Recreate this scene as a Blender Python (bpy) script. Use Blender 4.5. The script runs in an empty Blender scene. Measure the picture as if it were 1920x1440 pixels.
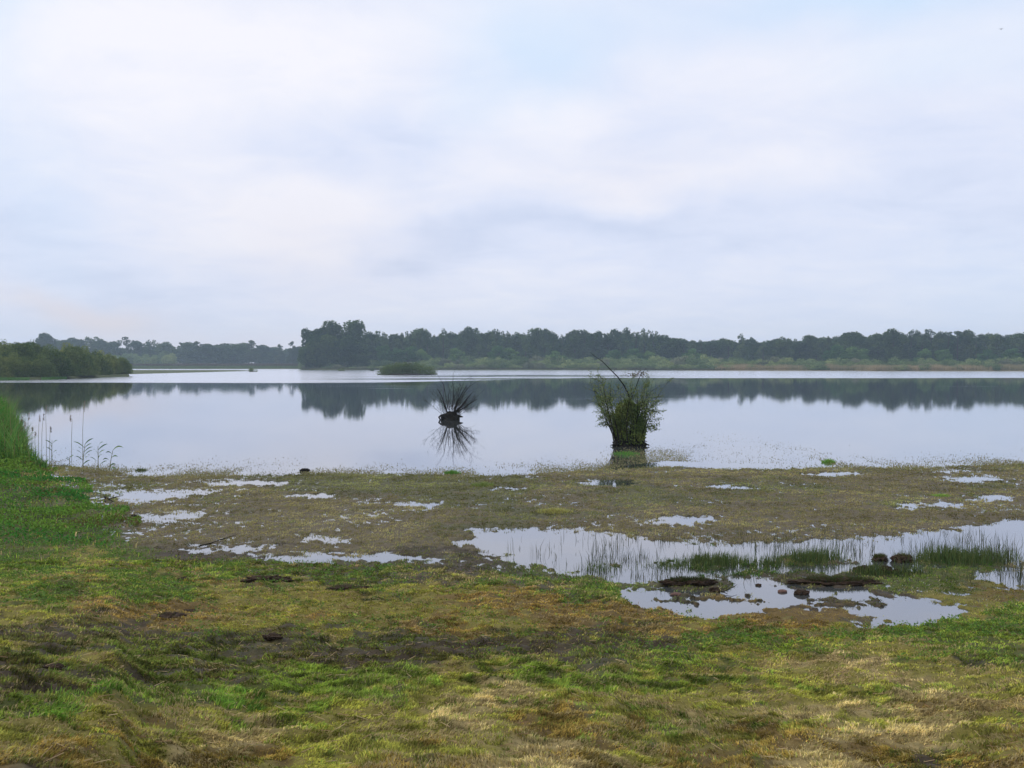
import bpy, math, random
import numpy as np
from mathutils import Vector
R = math.radians
C = bpy.context.scene.collection
sc = bpy.context.scene

# ------------------------------------------------------------------ camera, world, sun
CAMZ = 2.6; F = 1900.0; PITCH = math.atan(37 / F)
cam = bpy.data.cameras.new('camera'); cam.sensor_width = 36; cam.lens = F / 1920 * 36
cam.clip_start = 0.1; cam.clip_end = 20000
camo = bpy.data.objects.new('camera', cam); C.objects.link(camo)
camo.location = (0, 0, CAMZ); camo.rotation_euler = (math.pi / 2 - PITCH, 0, 0)
sc.camera = camo
sc.view_settings.view_transform = 'Standard'; sc.view_settings.look = 'None'
sc.view_settings.gamma = 1; sc.view_settings.exposure = 0.0
sc.render.engine = 'CYCLES'
sc.cycles.use_denoising = True
sc.cycles.max_bounces = 8; sc.cycles.volume_bounces = 1; sc.cycles.transparent_max_bounces = 8
sc.cycles.sample_clamp_indirect = 5
SUN_EL, SUN_AZ = 42, -82          # azimuth measured from +Y towards +X

def lin(c):
    r = []
    for x in c:
        x = x / 255.0
        r.append(x / 12.92 if x <= 0.04045 else ((x + 0.055) / 1.055) ** 2.4)
    return r
def rgba(c): return (*lin(c), 1)

w = bpy.data.worlds.new('World'); sc.world = w; w.use_nodes = True
nt = w.node_tree; nt.nodes.clear(); N = nt.nodes.new; L = nt.links.new
def val(v):
    n = N('ShaderNodeValue'); n.outputs[0].default_value = v; return n.outputs[0]
def mth(op, a, b=None, c=None, clamp=False):
    n = N('ShaderNodeMath'); n.operation = op; n.use_clamp = clamp
    for i, x in enumerate((a, b, c)):
        if x is None: continue
        if isinstance(x, (int, float)): n.inputs[i].default_value = x
        else: L(x, n.inputs[i])
    return n.outputs[0]
def mixc(f, a, b):
    n = N('ShaderNodeMix'); n.data_type = 'RGBA'
    for i, x in ((0, f), (6, a), (7, b)):
        if isinstance(x, (int, float)): n.inputs[i].default_value = x
        elif isinstance(x, tuple): n.inputs[i].default_value = x
        else: L(x, n.inputs[i])
    return n.outputs[2]
tc = N('ShaderNodeTexCoord'); nrm = N('ShaderNodeVectorMath'); nrm.operation = 'NORMALIZE'
L(tc.outputs['Generated'], nrm.inputs[0])
sep = N('ShaderNodeSeparateXYZ'); L(nrm.outputs[0], sep.inputs[0])
dx, dy, dz = sep.outputs
az0 = mth('ARCTAN2', dx, dy); el0 = mth('ARCSINE', dz)
# cloud noise lives on a plane overhead, stretched into long low banks near the horizon
comb = N('ShaderNodeCombineXYZ')
den = mth('ADD', mth('MAXIMUM', dz, 0.0), 0.16)
L(mth('DIVIDE', dx, den), comb.inputs[0]); L(mth('DIVIDE', dy, den), comb.inputs[1])
def noise(vec, scale, detail, rough=0.5, dist=0.0, off=0.0):
    m = N('ShaderNodeMapping'); L(vec, m.inputs[0]); m.inputs['Location'].default_value = (off, off * 0.7, off * 1.3)
    n = N('ShaderNodeTexNoise'); L(m.outputs[0], n.inputs['Vector'])
    n.inputs['Scale'].default_value = scale; n.inputs['Detail'].default_value = detail
    n.inputs['Roughness'].default_value = rough; n.inputs['Distortion'].default_value = dist
    return n.outputs[0]
n1 = noise(comb.outputs[0], 1.1, 6, 0.5, 0.3, 3.1)
n2 = noise(comb.outputs[0], 3.0, 8, 0.6, 0.4, 9.7)
n3 = noise(nrm.outputs[0], 5.0, 4, 0.5, 0.0, 1.7)
n4 = noise(nrm.outputs[0], 5.0, 4, 0.5, 0.0, 7.7)
# warp the azimuth / elevation of the hand placed cloud masses a little
az = mth('ADD', az0, mth('MULTIPLY', mth('SUBTRACT', n3, 0.5), 0.22))
el = mth('ADD', el0, mth('MULTIPLY', mth('SUBTRACT', n4, 0.5), 0.10))
def blob(u, v, su, sv, amp):
    a0 = math.atan((u - 960) / F); e0 = math.atan((683 - v) / F)
    a = mth('DIVIDE', mth('SUBTRACT', az, a0), su / F); e = mth('DIVIDE', mth('SUBTRACT', el, e0), sv / F)
    q = mth('ADD', mth('MULTIPLY', a, a), mth('MULTIPLY', e, e))
    return mth('MULTIPLY', mth('EXPONENT', mth('MULTIPLY', q, -1.0)), amp)
def total(bl):
    s = blob(*bl[0])
    for b in bl[1:]: s = mth('ADD', s, blob(*b))
    return s
light = total([(380, 200, 420, 130, .30), (560, 410, 300, 70, .42), (1010, 225, 130, 45, .28), (1300, 320, 260, 70, .30),
               (900, 335, 140, 40, .22), (1560, 180, 300, 80, .18), (180, 60, 300, 110, .25), (700, 60, 350, 60, .15), (1150, 530, 500, 50, .12),
               (850, 425, 150, 34, -.55), (760, 470, 85, 22, -.5), (1180, 418, 150, 22, -.26), (1330, 398, 90, 22, -.22), (700, 250, 180, 40, -.26),
               (820, 340, 90, 22, -.2), (1100, 450, 500, 60, -.10), (100, 420, 220, 160, -.22), (260, 560, 260, 60, -.18), (1750, 420, 330, 150, -.12), (550, 300, 90, 30, -.22)])
blue = total([(965, 120, 120, 55, .55), (880, 200, 110, 60, .3), (1000, 40, 200, 60, .35), (1850, 30, 300, 90, .7), (1720, 190, 160, 45, .3), (1500, 20, 420, 60, .4), (60, 330, 60, 300, .25), (1880, 600, 300, 110, .35), (30, 20, 60, 100, .4)])
warm = total([(190, 600, 120, 30, .8), (80, 600, 120, 30, .4), (420, 640, 220, 30, .5), (560, 460, 260, 110, .35), (1200, 330, 200, 60, .2)])
s = mth('ADD', mth('ADD', light, 0.56), mth('MULTIPLY', mth('SUBTRACT', n1, 0.5), 0.60))
s = mth('ADD', s, mth('MULTIPLY', mth('SUBTRACT', n2, 0.5), 0.75), clamp=True)
rm = N('ShaderNodeValToRGB'); L(s, rm.inputs[0])
e_ = rm.color_ramp.elements
e_[0].position = 0.05; e_[0].color = rgba((198, 211, 238))
e_[1].position = 0.95; e_[1].color = rgba((249, 248, 255))
x = e_.new(0.45); x.color = rgba((224, 231, 251))
col = mixc(mth('MULTIPLY', blue, 0.8, clamp=True), rm.outputs[0], rgba((200, 228, 255)))
hz = mth('MULTIPLY', mth('EXPONENT', mth('MULTIPLY', mth('ABSOLUTE', el0), -9.0)), 0.5)
col = mixc(hz, col, rgba((216, 222, 243)))
col = mixc(mth('MULTIPLY', warm, 0.8, clamp=True), col, rgba((232, 224, 230)))
bg = N('ShaderNodeBackground'); L(col, bg.inputs[0]); bg.inputs[1].default_value = 1.05
sky = N('ShaderNodeTexSky'); sky.sky_type = 'NISHITA'; sky.sun_disc = False
sky.sun_elevation = R(SUN_EL); sky.sun_rotation = R(SUN_AZ)
bg2 = N('ShaderNodeBackground'); L(sky.outputs[0], bg2.inputs[0]); bg2.inputs[1].default_value = 0.1
mx = N('ShaderNodeMixShader'); mx.inputs[0].default_value = 0.95
L(bg2.outputs[0], mx.inputs[1]); L(bg.outputs[0], mx.inputs[2])
out = N('ShaderNodeOutputWorld'); L(mx.outputs[0], out.inputs[0])
w.cycles.sampling_method = 'MANUAL'; w.cycles.sample_map_resolution = 512

sl = bpy.data.lights.new('sun', 'SUN'); sl.energy = 1.5; sl.angle = R(35); sl.color = (1, .90, .74)
so = bpy.data.objects.new('sun', sl); C.objects.link(so)
sd = Vector((math.sin(R(SUN_AZ)) * math.cos(R(SUN_EL)), math.cos(R(SUN_AZ)) * math.cos(R(SUN_EL)), math.sin(R(SUN_EL))))
so.rotation_euler = sd.to_track_quat('Z', 'Y').to_euler(); so.location = (0, 0, 50)

# ------------------------------------------------------------------ helpers
rng = np.random.default_rng(7); random.seed(7)
cp, sp = math.cos(PITCH), math.sin(PITCH)
def proj(X, Y, Z):
    dzc = Z - CAMZ
    dep = Y * cp - dzc * sp; up = Y * sp + dzc * cp
    return 960 + F * X / dep, 720 - F * up / dep
def ground_at(u, v, z=0.0):          # where a view direction meets height z
    a = (u - 960) / F; b = (720 - v) / F
    d = (a, cp + b * sp, -sp + b * cp)
    t = (z - CAMZ) / d[2]
    return d[0] * t, d[1] * t
def at_dist(u, v, Y):
    a = (u - 960) / F; b = (720 - v) / F
    t = Y / (cp + b * sp)
    return a * t, Y, CAMZ + (-sp + b * cp) * t

def hash2(ix, iy, seed):
    h = (ix.astype(np.int64) * 374761393 + iy.astype(np.int64) * 668265263 + seed * 974634777) & 0xffffffff
    h = ((h ^ (h >> 13)) * 1274126177) & 0xffffffff
    h = h ^ (h >> 16)
    return (h & 0xffffff) / float(0xffffff)
def vn(x, y, seed=0):
    ix = np.floor(x); iy = np.floor(y); fx = x - ix; fy = y - iy
    fx = fx * fx * (3 - 2 * fx); fy = fy * fy * (3 - 2 * fy)
    a = hash2(ix, iy, seed); b = hash2(ix + 1, iy, seed); c = hash2(ix, iy + 1, seed); d = hash2(ix + 1, iy + 1, seed)
    return (a + (b - a) * fx) * (1 - fy) + (c + (d - c) * fx) * fy
def fbm(x, y, seed=0, o=4):
    s = 0; a = 1; t = 0
    for i in range(o):
        s = s + a * vn(x * 2 ** i, y * 2 ** i, seed + i * 17); t += a; a *= 0.5
    return s / t
def sstep(a, b, x):
    t = np.clip((x - a) / (b - a), 0, 1); return t * t * (3 - 2 * t)

def tag(o, label=None, cat=None, group=None, kind=None):
    if label: o['label'] = label
    if cat: o['category'] = cat
    if group: o['group'] = group
    if kind: o['kind'] = kind
    return o
def empty(name, loc):
    o = bpy.data.objects.new(name, None); C.objects.link(o); o.location = loc; o.empty_display_size = 0.3; return o
def mesh_obj(name, co, faces, mat, parent=None, col=None, smooth=False, extra=None):
    """faces: list of (index array (n,k)) ; col: (nverts,3)"""
    me = bpy.data.meshes.new(name)
    co = np.asarray(co, dtype=np.float32)
    me.vertices.add(len(co)); me.vertices.foreach_set('co', co.ravel())
    idx = np.concatenate([f.ravel() for f in faces]).astype(np.int32)
    tot = np.concatenate([np.full(len(f), f.shape[1], dtype=np.int32) for f in faces])
    st = np.concatenate([[0], np.cumsum(tot)[:-1]]).astype(np.int32)
    me.loops.add(len(idx)); me.loops.foreach_set('vertex_index', idx)
    me.polygons.add(len(tot)); me.polygons.foreach_set('loop_start', st); me.polygons.foreach_set('loop_total', tot)
    if smooth: me.polygons.foreach_set('use_smooth', np.ones(len(tot), dtype=bool))
    if col is not None:
        a = me.attributes.new('tint', 'FLOAT_COLOR', 'POINT')
        c4 = np.ones((len(co), 4), dtype=np.float32); c4[:, :3] = col
        a.data.foreach_set('color', c4.ravel())
    for k, vv in (extra or {}).items():
        a = me.attributes.new(k, 'FLOAT', 'POINT'); a.data.foreach_set('value', np.asarray(vv, dtype=np.float32))
    me.materials.append(mat); me.update(calc_edges=True); me.validate()
    o = bpy.data.objects.new(name, me); C.objects.link(o)
    if parent: o.parent = parent
    return o

# ------------------------------------------------------------------ materials
def new_mat(name):
    m = bpy.data.materials.new(name); m.use_nodes = True
    t = m.node_tree; t.nodes.clear(); return m, t
def foliage_mat(name, trans=0.35, rough=0.6, gain=(1, 1, 1), spec=0.3):
    m, t = new_mat(name); n = t.nodes.new; l = t.links.new
    at = n('ShaderNodeAttribute'); at.attribute_name = 'tint'
    oi = n('ShaderNodeObjectInfo')
    hs = n('ShaderNodeHueSaturation'); l(at.outputs['Color'], hs.inputs['Color'])
    mr = n('ShaderNodeMapRange'); l(oi.outputs['Random'], mr.inputs[0]); mr.inputs[3].default_value = .7; mr.inputs[4].default_value = 1.35
    l(mr.outputs[0], hs.inputs['Value'])
    mr2 = n('ShaderNodeMapRange'); l(oi.outputs['Random'], mr2.inputs[0]); mr2.inputs[3].default_value = .525; mr2.inputs[4].default_value = .475
    l(mr2.outputs[0], hs.inputs['Hue'])
    g = n('ShaderNodeMix'); g.data_type = 'RGBA'; g.blend_type = 'MULTIPLY'; g.inputs[0].default_value = 1
    l(hs.outputs[0], g.inputs[6]); g.inputs[7].default_value = (*gain, 1)
    p = n('ShaderNodeBsdfPrincipled'); l(g.outputs[2], p.inputs['Base Color']); p.inputs['Roughness'].default_value = rough
    p.inputs['Specular IOR Level'].default_value = spec
    tr = n('ShaderNodeBsdfTranslucent'); l(g.outputs[2], tr.inputs[0])
    mxs = n('ShaderNodeMixShader'); mxs.inputs[0].default_value = trans
    l(p.outputs[0], mxs.inputs[1]); l(tr.outputs[0], mxs.inputs[2])
    o = n('ShaderNodeOutputMaterial'); l(mxs.outputs[0], o.inputs[0]); return m
def rough_mat(name, c1, c2, scale=20, rough=0.85, bump=0.4, dist=0.01):
    m, t = new_mat(name); n = t.nodes.new; l = t.links.new
    tcn = n('ShaderNodeTexCoord'); no = n('ShaderNodeTexNoise'); l(tcn.outputs['Object'], no.inputs['Vector'])
    no.inputs['Scale'].default_value = scale; no.inputs['Detail'].default_value = 6
    cr = n('ShaderNodeValToRGB'); l(no.outputs[0], cr.inputs[0])
    cr.color_ramp.elements[0].position = .3; cr.color_ramp.elements[0].color = (*c1, 1)
    cr.color_ramp.elements[1].position = .7; cr.color_ramp.elements[1].color = (*c2, 1)
    p = n('ShaderNodeBsdfPrincipled'); l(cr.outputs[0], p.inputs['Base Color']); p.inputs['Roughness'].default_value = rough
    p.inputs['Specular IOR Level'].default_value = .12
    b = n('ShaderNodeBump'); b.inputs['Strength'].default_value = bump; b.inputs['Distance'].default_value = dist
    l(no.outputs[0], b.inputs['Height']); l(b.outputs[0], p.inputs['Normal'])
    o = n('ShaderNodeOutputMaterial'); l(p.outputs[0], o.inputs[0]); return m
M_leaf = foliage_mat('leaf_canopy', .35, .7, spec=.1)
M_grass = foliage_mat('grass_blades', 0.3, 0.7, spec=.12)
M_bark = rough_mat('bark', (.03, .025, .02), (.08, .065, .05), 12)
M_wetbark = rough_mat('wet_bark', (.006, .005, .004), (.022, .018, .013), 25, .8)
M_peat = rough_mat('wet_peat', (.018, .013, .009), (.070, .046, .030), 18, .85, 1, .03)
M_stone = rough_mat('reddish_stone', (.09, .05, .04), (.17, .10, .08), 30, .5, .3, .004)

def ground_mat():
    m, t = new_mat('ground_soil'); n = t.nodes.new; l = t.links.new
    at = n('ShaderNodeAttribute'); at.attribute_name = 'tint'
    wt = n('ShaderNodeAttribute'); wt.attribute_name = 'wet'
    geo = n('ShaderNodeNewGeometry')
    no = n('ShaderNodeTexNoise'); l(geo.outputs['Position'], no.inputs['Vector']); no.inputs['Scale'].default_value = 14; no.inputs['Detail'].default_value = 8; no.inputs['Roughness'].default_value = .65
    no2 = n('ShaderNodeTexNoise'); l(geo.outputs['Position'], no2.inputs['Vector']); no2.inputs['Scale'].default_value = 70; no2.inputs['Detail'].default_value = 4
    mr = n('ShaderNodeMapRange'); l(no.outputs[0], mr.inputs[0]); mr.inputs[1].default_value = .25; mr.inputs[2].default_value = .75; mr.inputs[3].default_value = .55; mr.inputs[4].default_value = 1.5
    mu = n('ShaderNodeMix'); mu.data_type = 'RGBA'; mu.blend_type = 'MULTIPLY'; mu.inputs[0].default_value = 1
    l(at.outputs['Color'], mu.inputs[6]); l(mr.outputs[0], mu.inputs[7])
    p = n('ShaderNodeBsdfPrincipled'); l(mu.outputs[2], p.inputs['Base Color'])
    rr = n('ShaderNodeMapRange'); l(wt.outputs['Fac'], rr.inputs[0]); rr.inputs[3].default_value = .95; rr.inputs[4].default_value = .5; p.inputs['Specular IOR Level'].default_value = .25
    l(rr.outputs[0], p.inputs['Roughness'])
    ad = n('ShaderNodeMath'); ad.operation = 'MULTIPLY_ADD'; l(no2.outputs[0], ad.inputs[0]); ad.inputs[1].default_value = .4; l(no.outputs[0], ad.inputs[2])
    b = n('ShaderNodeBump'); b.inputs['Strength'].default_value = .7; b.inputs['Distance'].default_value = .03
    l(ad.outputs[0], b.inputs['Height']); l(b.outputs[0], p.inputs['Normal'])
    o = n('ShaderNodeOutputMaterial'); l(p.outputs[0], o.inputs[0]); return m
M_ground = ground_mat()

def water_mat():
    m, t = new_mat('water'); n = t.nodes.new; l = t.links.new
    def mt(op, a, b=None, c=None, clamp=False):
        k = n('ShaderNodeMath'); k.operation = op; k.use_clamp = clamp
        for i, xx in enumerate((a, b, c)):
            if xx is None: continue
            if isinstance(xx, (int, float)): k.inputs[i].default_value = xx
            else: l(xx, k.inputs[i])
        return k.outputs[0]
    geo = n('ShaderNodeNewGeometry'); se = n('ShaderNodeSeparateXYZ'); l(geo.outputs['Position'], se.inputs[0])
    X, Y, _ = se.outputs
    # wind-ruffled water beyond a wavering front, calm water this side of it
    def nz(sx, sy, det=3, off=0):
        mp = n('ShaderNodeMapping'); l(geo.outputs['Position'], mp.inputs[0]); mp.inputs['Scale'].default_value = (sx, sy, 1); mp.inputs['Location'].default_value = (off, off, 0)
        q = n('ShaderNodeTexNoise'); l(mp.outputs[0], q.inputs['Vector']); q.inputs['Scale'].default_value = 1; q.inputs['Detail'].default_value = det
        return q.outputs[0]
    front = n('ShaderNodeMapRange'); front.interpolation_type = 'SMOOTHSTEP'
    l(X, front.inputs[0]); front.inputs[1].default_value = -28; front.inputs[2].default_value = 22
    front.inputs[3].default_value = 141; front.inputs[4].default_value = 192
    fr = mt('ADD', front.outputs[0], mt('MULTIPLY', mt('SUBTRACT', nz(.012, .02, 2), .5), 26))
    edge = mt('SUBTRACT', Y, fr)
    mask = n('ShaderNodeMapRange'); mask.interpolation_type = 'SMOOTHSTEP'; l(edge, mask.inputs[0]); mask.inputs[1].default_value = -3; mask.inputs[2].default_value = 5
    # calm slicks between front and 250 m, near the middle
    sl_ = n('ShaderNodeMapRange'); sl_.interpolation_type = 'SMOOTHSTEP'; l(nz(.008, .045, 3, 4.3), sl_.inputs[0]); sl_.inputs[1].default_value = .47; sl_.inputs[2].default_value = .52
    cx = mt('DIVIDE', mt('SUBTRACT', X, 4.0), 26.0); cy = mt('DIVIDE', mt('SUBTRACT', Y, 192.0), 42.0)
    win = mt('EXPONENT', mt('MULTIPLY', mt('ADD', mt('MULTIPLY', cx, cx), mt('MULTIPLY', cy, cy)), -1.0))
    slick = mt('MULTIPLY', sl_.outputs[0], mt('MULTIPLY', win, 1.6, clamp=True))
    ruff = mt('MULTIPLY', mask.outputs[0], mt('SUBTRACT', 1.0, slick, clamp=True))
    # faint cat's paws on the calm part
    cat = n('ShaderNodeMapRange'); cat.interpolation_type = 'SMOOTHSTEP'; l(nz(.03, .35, 3, 11.0), cat.inputs[0]); cat.inputs[1].default_value = .66; cat.inputs[2].default_value = .74
    catw = n('ShaderNodeMapRange'); l(Y, catw.inputs[0]); catw.inputs[1].default_value = 60; catw.inputs[2].default_value = 90
    ruff = mt('MAXIMUM', ruff, mt('MULTIPLY', mt('MULTIPLY', cat.outputs[0], catw.outputs[0]), .55))
    ro = mt('MULTIPLY_ADD', ruff, .18, .022)
    # ripples
    rip = n('ShaderNodeTexNoise'); mp = n('ShaderNodeMapping'); l(geo.outputs['Position'], mp.inputs[0]); mp.inputs['Scale'].default_value = (.5, 1.6, 1)
    l(mp.outputs[0], rip.inputs['Vector']); rip.inputs['Scale'].default_value = 2.2; rip.inputs['Detail'].default_value = 3
    bu = n('ShaderNodeBump'); bu.inputs['Strength'].default_value = .12; bu.inputs['Distance'].default_value = .006; l(rip.outputs[0], bu.inputs['Height'])
    gl = n('ShaderNodeBsdfGlossy'); gl.inputs['Color'].default_value = (.92, .94, .99, 1); l(ro, gl.inputs['Roughness']); l(bu.outputs[0], gl.inputs['Normal'])
    df = n('ShaderNodeBsdfDiffuse'); df.inputs['Color'].default_value = (.055, .062, .062, 1)
    fz = n('ShaderNodeFresnel'); fz.inputs['IOR'].default_value = 1.33; l(bu.outputs[0], fz.inputs['Normal'])
    f2 = mt('POWER', fz.outputs[0], .62)
    mxs = n('ShaderNodeMixShader'); l(f2, mxs.inputs[0]); l(df.outputs[0], mxs.inputs[1]); l(gl.outputs[0], mxs.inputs[2])
    o = n('ShaderNodeOutputMaterial'); l(mxs.outputs[0], o.inputs[0]); return m
M_water = water_mat()

# ------------------------------------------------------------------ terrain
BANK = [(-500, 985), (-150, 1005), (60, 1005), (215, 1012), (260, 1035), (420, 1058), (800, 1070), (1000, 1085), (1150, 1100), (1200, 1135), (1350, 1156), (1600, 1180), (1750, 1172), (1850, 1152), (1960, 1130), (2300, 1110)]
_be = np.array([ground_at(u, v) for u, v in BANK]); _ba = np.arctan2(_be[:, 0], _be[:, 1])
def bank_edge(X, Y):
    a = np.arctan2(X, np.maximum(Y, 1e-6)); r = np.interp(a, _ba, np.hypot(_be[:, 0], _be[:, 1]))
    return r - np.hypot(X, Y) * np.sign(np.where(Y > 0, 1, -1))
LEFT = np.array([(12.5, -5.0), (15.6, -6.1), (17.8, -7.1), (20, -8.3), (25, -11.6), (28, -13.6), (30.5, -14.75), (34, -16.5), (40, -19.6), (48, -25), (60, -34), (110, -66), (165, -100)])
FAR = np.array([(-900, 560), (0, 560), (560, 556), (566, 470), (620, 452), (800, 455), (1100, 445), (1200, 430), (1300, 415), (1470, 405), (1600, 400), (1640, 380), (1800, 378), (2600, 375)])
def base_height(X, Y):
    X = np.asarray(X, float); Y = np.asarray(Y, float)
    z = np.full(X.shape, -0.6)
    # flooded marsh shelf
    u0, v0 = proj(X, np.maximum(Y, 2.0), 0 * X)
    vf = np.interp(u0, [-200, 60, 200, 300, 600, 840, 1000, 1100, 1180, 1250, 1400, 1500, 1700, 1800, 1920, 2300], [845, 860, 878, 886, 885, 889, 884, 880, 874, 870, 872, 872, 874, 870, 864, 850])
    vf = vf + 14 * (fbm(X * .35, Y * .35, 201, 4) - .5)
    sh = sstep(-26, 8, v0 - vf)
    z = z + sh * 0.609
    # near bank
    t = bank_edge(X, Y)
    tb = np.clip(t, 0, 14)
    zb = 0.018 + 0.04 * tb + 0.0034 * tb * tb
    z = np.where(t > -0.4, np.maximum(z, 0.012 + (zb - 0.012) * sstep(-0.4, 0.5, t)), z)
    # left bank
    xl = np.interp(Y, LEFT[:, 0], LEFT[:, 1])
    d = (xl - X) * 0.85
    ok = (Y > 11) & (Y < 400)
    zl = 0.02 + np.clip(d, 0, 8) * 0.04
    z = np.where(ok & (d > -0.5), np.maximum(z, -0.6 + (zl + 0.6) * sstep(-0.6, 0.25, d)), z)
    # willow point on the left
    u1 = 960 + F * X / np.maximum(Y, 1)
    yf = np.interp(u1, [-900, 0, 80, 130, 245, 252], [150, 168, 172, 185, 214, 230]) + 3 * np.sin(X * 0.4)
    pen = sstep(0, 4, Y - yf) * sstep(0, 6, 246 - u1) * (1 - sstep(236, 250, Y))
    z = np.maximum(z, -0.6 + pen * 1.05)
    # far shore
    yf = np.interp(u1, FAR[:, 0], FAR[:, 1]) + 5 * (vn(X * .05, X * 0 + 3, 5) - .5)
    dd = Y - yf
    zf = -0.6 + 0.9 * sstep(-2, 1.5, dd) + np.clip(dd, 0, 300) * 0.004
    zf = np.where(u1 < 566, -0.6 + 0.9 * sstep(-2, 1.5, dd) + np.clip(dd, 0, 60) * 0.022 + np.clip(dd - 60, 0, 400) * 0.006, zf)
    z = np.where((dd > -2), np.maximum(z, zf), z)
    return z

# open water on the marsh and the bank (pool outlines)
POLY = [
 [(868, 1008), (905, 993), (1010, 992), (1100, 996), (1200, 1010), (1300, 1018), (1420, 1020), (1500, 1014), (1600, 1012), (1700, 1002), (1800, 990), (1920, 976), (2050, 970), (2050, 1048), (1920, 1052), (1760, 1062), (1700, 1078), (1640, 1082), (1560, 1072), (1500, 1070), (1400, 1066), (1330, 1078), (1230, 1092), (1130, 1082), (1040, 1066), (950, 1046), (900, 1032)],
 [(1170, 1128), (1215, 1103), (1290, 1110), (1395, 1104), (1370, 1086), (1430, 1083), (1500, 1098), (1620, 1110), (1700, 1126), (1825, 1138), (1800, 1154), (1700, 1168), (1600, 1174), (1640, 1154), (1600, 1144), (1545, 1138), (1480, 1140), (1340, 1152), (1250, 1148)],
 [(190, 924), (300, 923), (400, 922), (340, 931), (300, 937), (240, 937)],
 [(262, 970), (350, 962), (380, 963), (320, 972), (262, 976)],
 [(350, 1033), (430, 1025), (500, 1027), (450, 1034)],
 [(480, 1047), (580, 1040), (720, 1038), (790, 1046), (720, 1050), (560, 1052)],
 [(1820, 1078), (1900, 1066), (1990, 1068), (1990, 1096), (1880, 1098)],
 [(560, 1004), (600, 1006), (650, 1016), (560, 1012)],
]
ELL = [(1277, 975, 56, 8), (1360, 912, 28, 4), (1830, 899, 44, 5), (1855, 933, 42, 5), (1700, 949, 20, 6), (1765, 944, 26, 5), (1890, 868, 44, 4), (1770, 882, 40, 3), (70, 1286, 50, 8), (1150, 905, 40, 6), (780, 945, 30, 3), (960, 915, 24, 4), (600, 930, 40, 4), (1560, 888, 40, 4), (1000, 1010, 50, 10), (160, 1292, 30, 5), (480, 905, 60, 4), (1500, 872, 60, 4)]
ISL = [(1335, 1058, 72, 12), (1525, 1052, 62, 10), (1805, 1052, 98, 12), (1385, 1122, 60, 4), (1300, 1124, 60, 4), (1290, 1096, 60, 9), (1560, 1090, 110, 13), (1600, 1128, 90, 9), (1130, 1065, 20, 3), (1232, 1052, 20, 3), (1450, 1062, 30, 4), (1655, 1076, 60, 6)]
def polydist(u, v, P, sv=4.0):
    """signed distance (px, + inside) with v stretched"""
    P = np.array(P, float); P[:, 1] *= sv; vv = v * sv
    ins = np.zeros(u.shape, bool); dm = np.full(u.shape, 1e9)
    for i in range(len(P)):
        x0, y0 = P[i]; x1, y1 = P[(i + 1) % len(P)]
        dx_, dy_ = x1 - x0, y1 - y0
        t = np.clip(((u - x0) * dx_ + (vv - y0) * dy_) / (dx_ * dx_ + dy_ * dy_), 0, 1)
        dm = np.minimum(dm, np.hypot(u - x0 - t * dx_, vv - y0 - t * dy_))
        c = ((y0 > vv) != (y1 > vv)) & (u < (x1 - x0) * (vv - y0) / (y1 - y0 + 1e-9) + x0)
        ins ^= c
    return np.where(ins, dm, -dm)
def pool_mask(X, Y, z):
    u, v = proj(X, np.maximum(Y, 2), z)
    n_ = fbm(X * 1.6, Y * 1.6, 41, 4) - .5
    n2_ = fbm(X * 6, Y * 6, 47, 3) - .5
    n3_ = fbm(X * 5, Y * 5, 53, 4) - .5; n4_ = fbm(X * 14, Y * 9, 57, 3) - .5
    w_ = u + n_ * 70 + n3_ * 110 + n4_ * 30; h_ = v + (n2_ * 20 + n4_ * 10) * np.clip((v - 860) / 170, .3, 1.3)
    near = (Y > 4) & (Y < 32)
    m = np.zeros(X.shape)
    idx = np.where(near.ravel())[0]
    uu = w_.ravel()[idx]; vv = h_.ravel()[idx]
    mm = np.zeros(len(idx))
    for P in POLY: mm = np.maximum(mm, sstep(-30, 30, polydist(uu, vv, P)))
    for (a, b, c, d) in ELL: mm = np.maximum(mm, 1 - sstep(.5, 1.5, np.hypot((uu - a) / c, (vv - b) / d)))
    for (a, b, c, d) in ISL: mm = np.minimum(mm, sstep(.65, 1.25, np.hypot((uu - a) / c, (vv - b) / d)))
    m.ravel()[idx] = mm
    return m
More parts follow.
